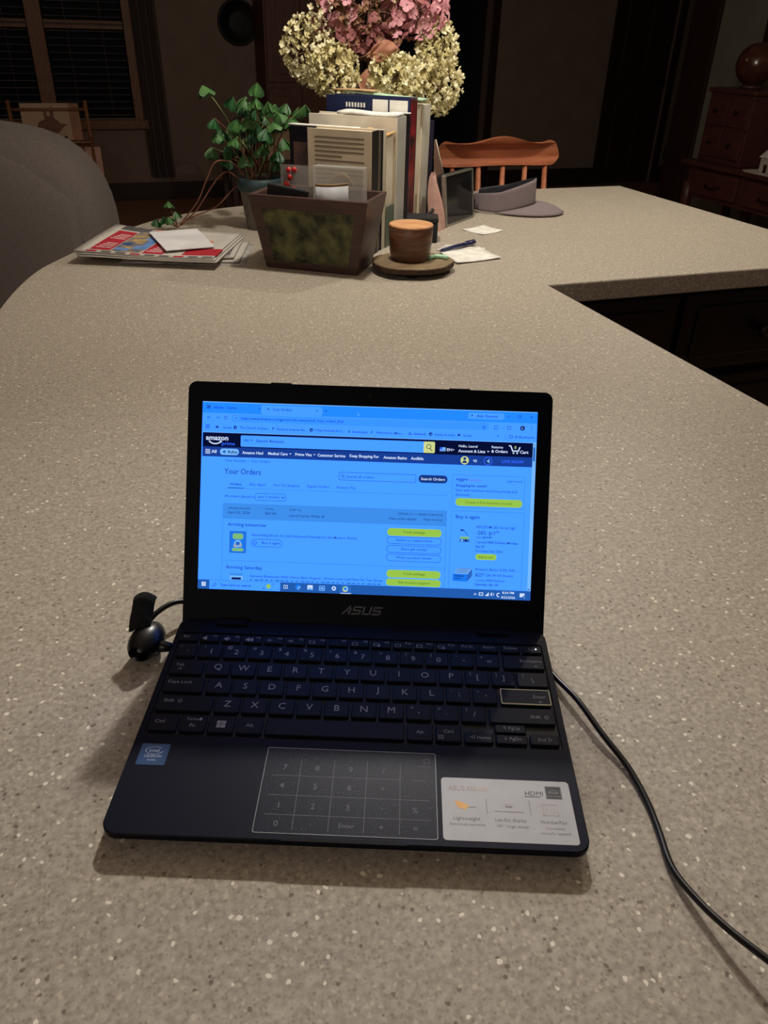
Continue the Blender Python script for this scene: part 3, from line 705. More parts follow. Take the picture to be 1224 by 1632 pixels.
sq(64.2, 8.2, 70.8, 8.8, 0, Z+0.00003)
leaf = [(7.2, 16.2), (9.6, 16.8), (13.4, 18.0), (15.6, 19.6), (16.4, 20.8), (14.6, 21.2), (13.6, 22.8), (12.6, 21.8), (10.6, 22.0), (9.0, 20.4), (8.4, 18.2)]
sm.flat([(sx(a), sy(c)) for a, c in reversed(leaf)], Z, None, 2); sq(15.8, 20.4, 20.0, 20.8, 0)
sq(26.2, 14.6, 26.6, 25.0, 0); sq(51.8, 14.6, 52.2, 25.0, 0)
arc = [(39.4+5.4*math.cos(a), 22.6-5.6*math.sin(a)) for a in [math.radians(15*i) for i in range(13)]]
for (ax, ay), (bx, by) in zip(arc, arc[1:]): sm.flat([(sx(ax), sy(ay)), (sx(bx), sy(by)), (sx(39.4+(bx-39.4)*0.92), sy(22.6+(by-22.6)*0.92)), (sx(39.4+(ax-39.4)*0.92), sy(22.6+(ay-22.6)*0.92))], Z, None, 3)
sq(30.6, 22.6, 48.2, 23.1, 0); sq(37.4, 18.8, 41.6, 20.0, 0)
for (a, c, e_, g) in ((59.4, 16.6, 68.6, 17.2), (59.4, 24.0, 68.6, 24.6), (59.4, 16.6, 60.0, 24.6), (68.0, 16.6, 68.6, 24.6), (61.8, 18.4, 62.4, 23.0), (64.0, 18.4, 64.6, 23.0), (66.2, 18.4, 66.8, 23.0)): sq(a, c, e_, g, 3)
sm.build('sticker_print', [M_sg, M_sd, M_so, M_sf], st)
# chip sticker
ins = MB().prism(rrect(-0.1332, 0.0480, -0.1152, 0.0645, 0.0008, 3), -0.0002, 0.00018).build('chip_sticker', mat('blue_foil_sticker', (44, 78, 124), (54, 90, 136), 80, 0.35, 0.2), lp, loc=LOC, rot=ROT)
im = MB()
MB().prism(rrect(-0.1312, 0.0500, -0.1172, 0.0630, 0.0006, 3), 0.0001, 0.00021).build('inner_field', mat('dark_blue_field', (38, 74, 126), None, 80, 0.35), ins)
for tx, y, sz, w_ in (('intel', 0.0592, 3.6, 6.4), ('CELERON', 0.0548, 2.8, 10.8), ('inside', 0.0519, 2.0, 5.4)):
    ink.t(tx, -0.1242, y, sz/1000, 0, 0.00026, 'CENTER', bold=.01, fit=w_/1000, center=True)
ink.flush(lambda k: im)
arc = [(-0.1242+0.0058*math.cos(a), 0.0592+0.0030*math.sin(a)) for a in [math.radians(40+13*i) for i in range(25)]]
for (ax, ay), (bx, by) in zip(arc, arc[1:]):
    cx, cy = -0.1242, 0.0592
    im.flat([(ax, ay), (bx, by), (cx+(bx-cx)*0.9, cy+(by-cy)*0.9), (cx+(ax-cx)*0.9, cy+(ay-cy)*0.9)], 0.00026)
im.build('sticker_print', mat('pale_sticker_ink', (170, 184, 204), None, 60, 0.5), ins)

# lid -----------------------------------------------------------------
TH = math.radians(59.81)
HN = (0, DD*math.cos(DT), LH + DD*math.sin(DT))
SB, AH, AW, LT = 0.02287, 0.1441, 0.2562, 0.1822
def lidpoly(a, y0, y1, r):
    return [(-a, y0), (a, y0)] + rrect(-a, y0, a, y1, r, 6)[7:21]
lid = MB().prism(lidpoly(0.1393, -0.0045, LT, 0.0065), -0.0062, -0.0006).build('lid', M_side, lp, bevel=0.0012, loc=HN, rot=(TH, 0, 0))
scr = rrect(-AW/2, SB, AW/2, SB+AH, 0.0004, 2)
bz = MB().prism(lidpoly(0.1389, -0.0030, LT-0.0004, 0.0062), -0.0008, 0.0006, holes=[scr]).build('bezel', M_bezel, lid)
MB().lathe([(0.0016, 0), (0.0016, 0.0001)], 16).build('webcam', mat('lens_glass', (4, 4, 8), None, 10, 0.1), lid, loc=(0, 0.1745, 0.0006))
for x in (-0.068, 0.068): MB().prism(rrect(x-0.008, LT-0.0012, x+0.008, LT+0.0005, 0.0006), -0.0012, 0.0010).build('rubber_bumper', M_side, lid)
# maker's letters on the lower bezel
lg = MB()
def stroke(pts):
    lg.flat([(-0.0163 + (x + 0.34*y)*0.00105, 0.0072 + y*0.00105, 0.00068) for x, y in pts])
def bar(x0, y0, x1, y1): stroke([(x0, y0), (x1, y0), (x1, y1), (x0, y1)])
stroke([(-0.4, 0), (1.0, 0), (5.3, 6.2), (3.9, 6.2)]); bar(4.6, 0, 6.0, 4.6); bar(3.3, 1.6, 6.0, 2.6)
for x in (7.0, 21.6):
    bar(x, 0, x+6.4, 1.2); bar(x, 2.5, x+6.4, 3.7); bar(x, 5.0, x+6.6, 6.2); bar(x+5.1, 0, x+6.4, 3.7); bar(x, 2.5, x+1.3, 6.2)
bar(14.4, 0, 20.6, 1.2); bar(14.4, 0, 15.7, 6.2); bar(19.3, 0, 20.6, 6.2)
lg.build('bezel_lettering', mat('dim_bezel_letters', (50, 54, 66), None, 60, 0.4), lid)

# the page on the screen ------------------------------------------------
CW = [('page', (72, 160, 255)), ('strip', (36, 138, 255)), ('tab', (70, 158, 255)), ('url', (58, 150, 255)), ('nav', (6, 14, 52)), ('belt', (24, 62, 150)),
      ('dark', (24, 62, 138)), ('mid', (42, 100, 190)), ('white', (205, 224, 255)), ('pale', (118, 184, 255)), ('yellow', (152, 198, 76)), ('olive', (84, 120, 36)), ('cream', (206, 216, 142)),
      ('hdr', (62, 142, 236)), ('task', (34, 92, 176)), ('primeblue', (50, 100, 255)), ('btn', (22, 56, 128)), ('ink', (10, 30, 92)), ('amber', (150, 170, 190)), ('green', (126, 186, 120)), ('box', (26, 120, 240)), ('red', (110, 110, 190)), ('line', (52, 130, 226))]
CI = {k: i for i, (k, _) in enumerate(CW)}
SM = [glow('screen_'+k, c, 1.0) for k, c in CW]
for k_, m_ in zip(CI, SM):      # the backlight is strong in the blue; the camera clips it
    if k_ in ('page', 'strip', 'tab', 'url'):
        e_ = [n for n in m_.node_tree.nodes if n.type == 'EMISSION'][0].inputs[0]
        e_.default_value = (*e_.default_value[:2], e_.default_value[2]*1.7, 1)
S_ = AW/1366
panel = MB().flat([(-AW/2, SB), (AW/2, SB), (AW/2, SB+AH), (-AW/2, SB+AH)], -0.0004).build('screen', SM[0], lid)
UM = Matrix(((S_, 0, 0, -AW/2), (0, S_, 0, SB+AH), (0, 0, 1, -0.0004), (0, 0, 0, 1)))
ui = MB()
def R(x0, y0, x1, y1, c, k=1, r=0):
    pts = [(x0, -y1), (x1, -y1), (x1, -y0), (x0, -y0)] if not r else rrect(x0, -y1, x1, -y0, r, 4)
    ui.flat(pts, k*0.00004, UM, CI[c])
def O(x0, y0, x1, y1, c, inner, k=1, r=0, w_=1.6): R(x0, y0, x1, y1, c, k, r); R(x0+w_, y0+w_, x1-w_, y1-w_, inner, k+1, max(r-w_, 0))
def Lh(x0, x1, y, c='line', k=1, w_=1.5): R(x0, y-w_/2, x1, y+w_/2, c, k)
def Poly(pts, c, k): 
    ar = sum(a[0]*-b_[1] + b_[0]*a[1] for a, b_ in zip(pts, pts[1:]+pts[:1]))
    pts = pts if ar > 0 else list(reversed(pts))
    ui.flat([(x, -y) for x, y in pts], k*0.00004, UM, CI[c])
def Cir(x, y, r, c, k=2, n=18): Poly([(x+r*math.cos(2*PI*i/n), y+r*math.sin(2*PI*i/n)) for i in range(n)], c, k)
def Arc(x, y, r, a0, a1, w_, c, k=3, n=12):
    A = [math.radians(a0+(a1-a0)*i/n) for i in range(n+1)]
    for a, b_ in zip(A, A[1:]): Poly([(x+r*math.cos(a), y-r*math.sin(a)), (x+r*math.cos(b_), y-r*math.sin(b_)), (x+(r-w_)*math.cos(b_), y-(r-w_)*math.sin(b_)), (x+(r-w_)*math.cos(a), y-(r-w_)*math.sin(a))], c, k)
uitx = MB()
def T(tx, x, y, sz, c, k=4, fit=None, bold=0.006, align='LEFT'): ink.t(tx, x, -y, sz, CI[c], k*0.00004, align, bold=bold, fit=fit, center=True)
# browser tabs
R(0, 0, 1366, 46, 'strip'); R(0, 0, 1366, 3, 'pale', 2); R(240, 8, 490, 46, 'tab', 2, 8); R(250, 30, 480, 47, 'tab', 2)
Cir(24, 22, 8, 'belt'); Arc(24, 22, 5, 40, 320, 2, 'strip', 3); T('Home - Canva', 46, 23, 15, 'ink', fit=92); T('\u00d7', 228, 23, 16, 'ink')
T('a', 266, 23, 15, 'ink', bold=.03); T('Your Orders', 286, 24, 15, 'ink', fit=80); T('\u00d7', 464, 24, 16, 'ink'); T('+', 500, 24, 18, 'ink')
Poly([(634, 22), (634, 42), (639, 38), (645, 38)], 'page', 3)
R(1084, 10, 1232, 36, 'tab', 2, 9); T('+', 1096, 22, 16, 'ink', bold=.02); T('Ask Gemini', 1120, 23, 15, 'ink', fit=84)
Lh(1244, 1254, 22, 'ink', 3); O(1289, 16, 1300, 27, 'ink', 'strip', 3); T('\u00d7', 1336, 21, 18, 'ink')
# address bar
R(0, 46, 1366, 84, 'tab'); R(118, 50, 1172, 80, 'url', 2, 14); Cir(140, 65, 11, 'tab', 3); Lh(134, 146, 62, 'ink', 4); Lh(134, 146, 68, 'ink', 4)
T('\u2190', 18, 65, 20, 'ink'); T('\u2192', 54, 65, 20, 'mid'); Arc(97, 64, 7, 20, 330, 2, 'ink')
T('https://www.amazon.com/gp/css/order-history?ref_=nav_orders_first', 159, 66, 15, 'ink', fit=418)
T('\u2606', 1141, 67, 18, 'ink'); O(1192, 60, 1206, 75, 'ink', 'tab', 3); Lh(1230, 1232, 67, 'line', 3, 14); O(1246, 60, 1260, 74, 'ink', 'tab', 3); Cir(1307, 67, 10, 'btn'); T('L', 1304, 67, 11, 'white')
for dy in (60, 66, 72): Cir(1343, dy, 1.6, 'ink', 3, 8)
# bookmarks bar
R(0, 84, 1366, 124, 'tab')
for a in (0, 9):
    for c_ in (0, 9): O(14+a, 94+c_, 21+a, 101+c_, 'ink', 'tab', 3, 0, 1.5)
for icon, ix, tx, x, w_ in (('M', 56, 'Gmail', 85, 34), (None, 130, 'The Church of Jesus...', 154, 122), ('P', 288, 'Pandora Internet Ra...', 306, 122), (None, 442, '7-Day Forecast for L...', 460, 122), ('\u2193', 596, 'Downloads', 614, 62), ('//', 690, 'Welcome to iMacu...', 712, 112), ('\u25b3', 843, 'Altabank', 864, 52), (None, 929, 'Adobe Acrobat', 950, 84), ('M', 1044, 'Gmail', 1066, 34)):
    if icon: T(icon, ix, 103, 15, 'ink', bold=.02)
    else: Cir(ix+6, 103, 7, 'ink', 3); Cir(ix+7, 104, 3, 'tab', 4)
    T(tx, x, 104, 13, 'ink', fit=w_)
T('\u00bb', 1204, 102, 16, 'ink'); Lh(1236, 1238, 103, 'line', 3, 18); O(1254, 97, 1268, 109, 'ink', 'tab', 3); T('All Bookmarks', 1276, 103, 13, 'ink', fit=80)
Lh(0, 1366, 124.5, 'pale', 2, 2)
# store header
R(4, 126, 1352, 184, 'nav', 1); R(4, 184, 1352, 224, 'belt', 1)
T('amazon', 17, 150, 28, 'white', fit=92, bold=.025); T('prime', 82, 172, 19, 'primeblue', fit=54, bold=.015)
Arc(55, 138, 36, 222, 318, 5, 'white', 4); Poly([(84, 158), (74, 160), (80, 168)], 'white', 4)
R(160, 134, 954, 180, 'page', 2, 5); R(162, 136, 214, 178, 'tab', 3, 4); T('All', 174, 154, 13, 'ink', fit=18); Poly([(200, 151), (209, 151), (204.5, 156)], 'ink', 4); T('Search Amazon', 223, 154, 17, 'ink', fit=112)
R(908, 134, 954, 180, 'cream', 4, 5); Arc(929, 154, 10, 0, 360, 2.4, 'nav', 5, 18); Poly([(935, 161), (944, 170), (942, 172), (933, 163)], 'nav', 5)
R(974, 155, 998, 171, 'pale', 3); R(974, 155, 985, 163, 'primeblue', 4)
for y in (165, 169): Lh(974, 998, y, 'red', 4, 1.6)
T('EN', 1002, 164, 15, 'white', fit=21, bold=.02); Poly([(1026, 162), (1034, 162), (1030, 167)], 'white', 4)
T('Hello, Laurel', 1050, 148, 14, 'white', fit=76, bold=.015); T('Account & Lists', 1050, 167, 16, 'white', fit=110, bold=.025); Poly([(1166, 164), (1176, 164), (1171, 170)], 'white', 4)
T('Returns', 1184, 147, 14, 'white', fit=46, bold=.015); T('& Orders', 1184, 164, 16, 'white', fit=66, bold=.025)
Poly([(1254, 138), (1264, 138), (1272, 158), (1292, 158), (1297, 144), (1302, 144), (1295, 163), (1269, 163), (1260, 142), (1254, 142)], 'white', 4); Cir(1274, 169, 3.5, 'white', 4); Cir(1289, 169, 3.5, 'white', 4); T('0', 1277, 146, 16, 'cream', bold=.02); T('Cart', 1300, 164, 17, 'white', fit=34, bold=.025)
for y in (195, 202, 209): R(16, y, 36, y+3.5, 'white', 3)
T('All', 41, 203, 18, 'white', fit=22, bold=.025); R(76, 190, 154, 216, 'pale', 3, 12); T('Rufus', 108, 203, 16, 'ink', fit=38, bold=.02); Cir(94, 203, 6, 'mid', 4)
for tx, x, w_ in (('Amazon Haul', 168, 86), ('Medical Care', 273, 80), ('Prime Visa', 384, 68), ('Customer Service', 476, 114), ('Keep Shopping For', 607, 120), ('Amazon Basics', 746, 96), ('Audible', 858, 52)): T(tx, x, 204, 16, 'white', fit=w_, bold=.025)
for x in (360, 459): Poly([(x, 201), (x+9, 201), (x+4.5, 206)], 'white', 4)
Cir(1077, 205, 17, 'cream', 3, 24); Cir(1077, 198, 6, 'btn', 4); Poly([(1066, 216), (1088, 216), (1082, 206), (1072, 206)], 'btn', 4); T('VS', 1112, 206, 14, 'white', bold=.03)
Cir(1172, 205, 17, 'primeblue', 3, 24); Cir(1172, 205, 14, 'btn', 4, 24); Poly([(1178, 196), (1178, 214), (1166, 205)], 'pale', 5); T('LIVE NOW', 1228, 204, 17, 'primeblue', fit=88, bold=.03)
# account page
T('Your Account  \u203a  Your Orders', 98, 238, 13, 'dark', fit=186); T('Your Orders', 97, 282, 32, 'dark', fit=150)
O(566, 270, 882, 303, 'dark', 'page', 1, 6); Arc(582, 285, 6, 0, 360, 1.8, 'dark', 4); Poly([(586, 290), (592, 296), (590, 297), (584, 291)], 'dark', 4); T('Search all orders', 596, 287, 14, 'dark', fit=112)
R(892, 270, 1010, 302, 'btn', 1, 15); T('Search Orders', 951, 286, 15, 'white', fit=98, align='CENTER', bold=.015)
for tx, x, w_, bo in (('Orders', 122, 46, .02), ('Buy Again', 202, 66, 0), ('Not Yet Shipped', 300, 104, 0), ('Digital Orders', 437, 90, 0), ('Amazon Pay', 558, 78, 0)): T(tx, x, 334, 15, 'dark', fit=w_, bold=bo)
Lh(97, 1010, 351, 'line'); Lh(112, 178, 350, 'dark', 2, 3)
T('14 orders placed in', 98, 385, 14, 'dark', fit=122, bold=.008); O(226, 368, 352, 398, 'dark', 'page', 1, 7); T('past 3 months', 237, 383, 14, 'dark', fit=88); Poly([(332, 380), (336, 380), (339, 384), (342, 380), (346, 380), (339, 388)], 'dark', 4)
R(96, 414, 1012, 475, 'hdr'); Lh(96, 1012, 414, 'line', 2); Lh(96, 1012, 475, 'line', 2)
for x in (96, 1012): R(x-0.8, 414, x+0.8, 730, 'line', 2)
for tx, x, y, sz, w_ in (('ORDER PLACED', 116, 433, 11, 92), ('April 22, 2026', 116, 451, 14, 90), ('TOTAL', 268, 432, 11, 36), ('$67.46', 268, 450, 14, 46), ('SHIP TO', 369, 432, 11, 48), ('Laurel Carter Wilde', 369, 455, 14, 124), ('ORDER # 111-8468510-8576224', 812, 432, 11, 184), ('View order details', 775, 452, 14, 114), ('View invoice', 917, 451, 14, 78)): T(tx, x, y, sz, 'dark', fit=w_)
Poly([(499, 451), (503, 451), (507, 456), (511, 451), (515, 451), (507, 460)], 'dark', 4)
T('Arriving tomorrow', 117, 501, 20, 'dark', fit=158, bold=.012)
R(126, 527, 194, 616, 'mid', 2); R(130, 531, 190, 612, 'box', 3); R(138, 536, 182, 560, 'green', 4, 9); R(136, 596, 184, 609, 'green', 4, 6); Cir(160, 578, 15, 'pale', 4); Cir(150, 586, 8, 'amber', 5); Cir(170, 584, 8, 'amber', 5); R(152, 570, 168, 584, 'mid', 6, 4)
T('Nourishing Broth: An Old-Fashioned Remedy for the Modern World', 216, 541, 14, 'dark', fit=430); O(214, 556, 342, 588, 'dark', 'page', 1, 15); Arc(230, 572, 9, 0, 360, 1.8, 'dark', 4); T('\u21bb', 224, 572, 12, 'dark'); T('Buy it again', 258, 572, 14, 'dark', fit=74)
R(772, 491, 994, 523, 'yellow', 2, 15); T('Track package', 882, 507, 14, 'olive', fit=90, align='CENTER', bold=.01)
for tx, y, w_ in (('Return or replace items', 541, 146), ('Share gift receipt', 577, 108), ('Write a product review', 612, 144)):
    O(771, y-15, 995, y+15, 'dark', 'page', 1, 14); T(tx, 884, y, 14, 'dark', fit=w_, align='CENTER')
Lh(96, 1012, 648, 'line', 2); T('Arriving Saturday', 114, 677, 20, 'dark', fit=150, bold=.012)
R(774, 662, 996, 694, 'yellow', 2, 15); T('Track package', 888, 678, 14, 'olive', fit=90, align='CENTER', bold=.01); R(774, 698, 998, 728, 'yellow', 2, 13); T('Get product support', 888, 714, 14, 'olive', fit=130, align='CENTER', bold=.01)
R(132, 700, 184, 710, 'hdr', 2); R(132, 710, 184, 727, 'pale', 2); R(138, 717, 178, 726, 'ink', 3, 4); T('Starwest Botanicals Wild Cherry Bark Organic - Dried Loose Leaf Herb for Tea, Syrup,', 214, 710, 14, 'dark', fit=546)
for i in range(26): R(214+i*21, 723, 214+i*21+9+(i*7) % 9, 726, 'dark', 3)
# right column
O(1030, 264, 1326, 397, 'line', 'page', 1, 6); T('amazon', 1045, 283, 15, 'ink', fit=46, bold=.015); T('business', 1094, 283, 15, 'red', fit=52); Arc(1066, 276, 16, 230, 310, 2.4, 'ink'); T('Learn more', 1252, 284, 13, 'dark', fit=62)
T('Shopping for work?', 1044, 309, 15, 'ink', fit=126, bold=.012); T('Save with business exclusive pricing and', 1044, 328, 14, 'dark', fit=250); T('discounts', 1044, 345, 14, 'dark', fit=58)
R(1046, 359, 1318, 391, 'yellow', 3, 15); T('Create a free business account', 1182, 375, 14, 'olive', 5, fit=192, align='CENTER', bold=.006)
O(1030, 411, 1328, 734, 'line', 'page', 1, 6); T('Buy it again', 1048, 437, 20, 'dark', fit=98, bold=.012)
Poly([(1070, 488), (1082, 486), (1084, 492), (1072, 493)], 'ink', 3); Poly([(1082, 489), (1084, 488), (1102, 510), (1100, 511)], 'dark', 3); R(1070, 516, 1108, 526, 'green', 3, 4); R(1068, 526, 1108, 538, 'mid', 3, 3); R(1074, 528, 1082, 536, 'pale', 4); R(1090, 528, 1098, 536, 'ink', 4)
T('APICDOM LED Grow Ligh...', 1134, 476, 15, 'dark', fit=168); T('-28%', 1135, 498, 22, 'dark', fit=40); T('$17\u2079\u2079', 1186, 499, 20, 'dark', fit=42); T('List: $24.99', 1136, 517, 12, 'dark', fit=62); Lh(1160, 1198, 517, 'dark', 5, 1.5)
T('\u2713prime FREE Delivery Monday,', 1134, 538, 13, 'ink', fit=172, bold=.01); T('Apr 27', 1135, 556, 13, 'ink', fit=36, bold=.015); T('Purchased Apr 2026', 1135, 574, 13, 'dark', fit=110); R(1135, 584, 1222, 609, 'yellow', 3, 12); T('Add to cart', 1178, 597, 13, 'olive', 5, fit=60, align='CENTER', bold=.01)
Poly([(1046, 668), (1106, 670), (1106, 700), (1046, 698)], 'box', 3); Poly([(1106, 670), (1124, 646), (1124, 676), (1106, 700)], 'mid', 3); Poly([(1046, 668), (1066, 644), (1124, 646), (1106, 670)], 'pale', 3)
for i in range(4): Poly([(1050+i*5, 664-i*5.6), (1106+i*5-2, 666-i*5.6), (1107+i*5-2, 664-i*5.6), (1051+i*5, 662-i*5.6)], 'belt', 4)
R(1054, 676, 1092, 680, 'belt', 4); R(1054, 686, 1080, 689, 'belt', 4)
T('Amazon Basics 2-Ply Soft...', 1136, 649, 15, 'dark', fit=172); T('$25\u00b2\u00b9', 1137, 671, 20, 'dark', fit=40); T('($0.24/100 Sheets)', 1182, 672, 13, 'dark', fit=108); T('\u2713prime FREE Delivery', 1136, 694, 13, 'dark', fit=122); T('Saturday, Apr 25', 1138, 711, 13, 'ink', fit=94, bold=.012)
R(1352, 126, 1366, 730, 'pale', 2); R(1354, 142, 1362, 200, 'mid', 3, 4); Poly([(1355, 136), (1362, 136), (1358.5, 131)], 'dark', 3); Poly([(1352, 722), (1362, 722), (1357, 728)], 'dark', 3)
# task bar
R(0, 730, 1366, 768, 'task', 5); R(48, 731, 340, 768, 'page', 6); R(588, 730, 632, 768, 'mid', 6); R(588, 765, 632, 768, 'white', 7)
for a in (0, 9):
    for c_ in (0, 9): R(16+a, 740+c_, 24+a, 748+c_, 'white', 7)
Arc(71, 749, 6, 0, 360, 1.6, 'ink', 8); Poly([(66, 753), (60, 758), (61.5, 759), (67.5, 754)], 'ink', 8); T('Type here to search', 91, 751, 15, 'ink', 8, fit=128)
Cir(292, 749, 9, 'yellow', 8); Poly([(268, 756), (273, 762), (276, 755)], 'belt', 8); Cir(310, 740, 2, 'ink', 8, 8)
O(354, 741, 364, 756, 'white', 'task', 8, 0, 2); R(367, 741, 371, 747, 'white', 8); R(367, 750, 371, 756, 'white', 8)
Cir(414, 748, 12, 'box', 8); Cir(418, 752, 7, 'pale', 9); Cir(420, 754, 4, 'task', 10)
R(452, 738, 474, 757, 'white', 8, 2); R(455, 749, 471, 757, 'pale', 9); O(500, 739, 524, 759, 'pale', 'mid', 8, 2, 3); R(506, 746, 518, 753, 'pale', 10)
Cir(561, 748, 9, 'white', 8); Cir(561, 748, 4, 'task', 9); Cir(608, 748, 12, 'white', 8, 24); Cir(608, 748, 6, 'box', 9); Arc(608, 748, 12, 200, 320, 5, 'cream', 9); Arc(608, 748, 12, 80, 200, 5, 'green', 9); Arc(608, 748, 12, -40, 80, 5, 'pale', 9)
Poly([(1134, 752), (1140, 745), (1146, 752), (1144, 754), (1140, 749), (1136, 754)], 'white', 8); O(1155, 742, 1173, 755, 'white', 'task', 8, 0, 3); Poly([(1180, 756), (1196, 740), (1196, 756)], 'white', 8); Poly([(1203, 745), (1209, 740), (1209, 756), (1203, 752)], 'white', 8); Arc(1209, 748, 8, -50, 50, 2.4, 'white', 8); Arc(1236, 750, 9, 60, 290, 4, 'white', 8)
T('8:54 PM', 1275, 740, 14, 'white', 8, fit=48, bold=.015, align='CENTER'); T('4/23/2026', 1275, 759, 14, 'white', 8, fit=58, bold=.015, align='CENTER'); R(1322, 740, 1342, 756, 'white', 8, 3); Cir(1341, 757, 8, 'task', 9); T('1', 1338, 757, 12, 'white', 10)
tx_ = MB(); ink.flush(lambda k: tx_)
ui.add([tuple(UM @ Vector(v)) for v in tx_.v], tx_.f); ui.m[-len(tx_.m):] = tx_.m
ui.build('screen_page', SM, panel)

# charging plug, strap and cord on the left of the laptop ----------------
M_cord = mat('black_cord', (13, 13, 16), None, 60, 0.35)
cd = thing('charging_cord', 'black charging cord running from beside the laptop to the right', 'cord', c3(0, 0, 0), ANG)
def plugf(u, v):
    a = u*2*PI; t_ = v
    r = 0.0125*math.sin(min(1.0, 0.12+0.86*t_)*PI)**0.55
    return (-0.1595 + r*math.cos(a)*1.0 + 0.004*(t_-0.4), 0.146 + 0.034*t_, 0.0122 + r*0.92*math.sin(a))
MB().grid(plugf, 28, 16, close_u=True).build('plug_head', M_cord, cd, True)
MB().tube([(-0.152, 0.158, 0.0105), (-0.145, 0.158, 0.0103), (-0.1396, 0.158, 0.0098)], [0.0048, 0.0042, 0.003], 14).build('plug_tip', M_cord, cd, True)
def strap(u, v):
    y = 0.164 + 0.020*u; z = 0.018 + 0.016*math.sin(u*1.5) + 0.001*math.sin(9*u)
    return (-0.1715 + 0.0145*v + 0.001*u, y, z + 0.004*math.sin(v*PI))
MB().grid(strap, 14, 8).build('velcro_strap', mat('black_velcro', (9, 9, 12), (15, 15, 18), 400, 0.95, bump=0.8, bscale=1500), cd, True, solid=0.004)
path = crom([(-0.166, 0.178, 0.0105), (-0.160, 0.188, 0.016), (-0.150, 0.2005, 0.017), (-0.138, 0.208, 0.013), (-0.110, 0.214, 0.006), (-0.03, 0.222, 0.0020), (0.06, 0.222, 0.0020), (0.110, 0.214, 0.0022), (0.132, 0.202, 0.0022), (0.1385, 0.184, 0.0022), (0.1388, 0.165, 0.0023),
    (0.1432, 0.1466, 0.0050), (0.154, 0.1224, 0.008), (0.1658, 0.0936, 0.006), (0.1774, 0.0697, 0.0033), (0.1834, 0.0454, 0.0021), (0.1852, 0.0237, 0.0020), (0.1856, -0.0002, 0.0033), (0.1922, -0.0196, 0.006), (0.2022, -0.0386, 0.010), (0.2149, -0.0561, 0.014), (0.2281, -0.0713, 0.0155), (0.25, -0.095, 0.012), (0.28, -0.12, 0.005), (0.31, -0.15, 0.0021), (0.36, -0.22, 0.0020), (0.40, -0.30, 0.0020)], 6)
MB().tube(path, 0.0021, 10).build('cable', M_cord, cd, True)

# ================================================================== things at the far end of the counter
rnd = random.Random(7)
# ---- tapered wooden planter with an embossed tin panel
pl_ = thing('planter_box', 'tapered dark wooden box with a mottled green tin front panel', 'planter', c3(-0.147, 1.311, 0), ANG+math.radians(-14.2))
M_pw = mat('dark_mahogany', (62, 40, 37), (80, 53, 47), 16, 0.45, stretch=(1, 6, 6))
PT, PB, PH = (0.119, 0.0665), (0.095, 0.050), 0.138
def wallpanel(ax, s_):
    q = MB()
    a = 0.009
    if ax == 0:   # front / back (along x)
        o = [(-PB[0], s_*PB[1], 0), (PB[0], s_*PB[1], 0), (PT[0], s_*PT[1], PH), (-PT[0], s_*PT[1], PH)]
        i_ = [(-PB[0]+a, s_*(PB[1]-a), 0), (PB[0]-a, s_*(PB[1]-a), 0), (PT[0]-a, s_*(PT[1]-a), PH), (-PT[0]+a, s_*(PT[1]-a), PH)]
    else:
        o = [(s_*PB[0], -PB[1], 0), (s_*PB[0], PB[1], 0), (s_*PT[0], PT[1], PH), (s_*PT[0], -PT[1], PH)]
        i_ = [(s_*(PB[0]-a), -PB[1]+a, 0), (s_*(PB[0]-a), PB[1]-a, 0), (s_*(PT[0]-a), PT[1]-a, PH), (s_*(PT[0]-a), -PT[1]+a, PH)]
    q.add(o+i_, [(0, 1, 2, 3), (7, 6, 5, 4), (0, 4, 5, 1), (1, 5, 6, 2), (2, 6, 7, 3), (3, 7, 4, 0)])
    return q
for ax, s_, nm in ((0, -1, 'front_side'), (0, 1, 'back_side'), (1, -1, 'end_side'), (1, 1, 'end_side')):
    wallpanel(ax, s_).build(nm, M_pw, pl_, bevel=0.0015)
MB().prism(rect(-PB[0]+0.008, -PB[1]+0.008, PB[0]-0.008, PB[1]-0.008), 0.0, 0.006).build('bottom_board', M_pw, pl_)
M_tin = mat('mottled_green_tin', (34, 36, 22), (104, 104, 62), 34, 0.5, 0.25, bump=1.0, bscale=90, detail=6)
def tinp(u, v):
    hz = 0.016 + 0.098*v; k = hz/PH
    hx = (PB[0] + (PT[0]-PB[0])*k) - 0.021
    y = -(PB[1] + (PT[1]-PB[1])*k) - 0.0005
    e_ = min(u, 1-u, v, 1-v)
    r2 = math.hypot((u-0.5)*2.0, (v-0.5)*1.2)
    rel = 0.0022*math.cos(min(r2, 1.4)*9)*(1-min(1, r2)) + 0.0012*math.sin(u*40)*math.sin(v*25)
    return ((2*u-1)*hx, y - (0.0005 + max(0, rel) if e_ > 0.03 else 0), hz)
MB().grid(tinp, 60, 36).build('tin_panel', M_tin, pl_, True)
# ---- things kept inside the planter
M_clear = mat('clear_plastic', (225, 222, 215), None, 10, 0.12, trans=0.0, alpha=0.22)
inb = c3(-0.147, 1.311, 0)
RB = ANG+math.radians(-14.2)
def inbox(x, y, z=0.0065):
    v = Matrix.Rotation(RB, 3, 'Z') @ Vector((x, y, z)); return (inb.x+v.x, inb.y+v.y, v.z)
t = thing('plastic_pouch', 'clear plastic pouch of red candies standing in the wooden box', 'pouch', inbox(-0.050, 0.020), RB)
pq = MB().grid(lambda u, v: (-0.036+0.072*u, 0.010*math.sin(u*PI)*math.sin(max(0.02, v)*PI*0.96)+0.0002, 0.175*v), 10, 16)
pq.grid(lambda u, v: (-0.036+0.072*u, -0.010*math.sin(u*PI)*math.sin(max(0.02, v)*PI*0.96)-0.0002, 0.175*v), 10, 16).build('film', M_clear, t, True)
M_red = mat('red_candy', (170, 22, 26), (200, 44, 40), 30, 0.25)
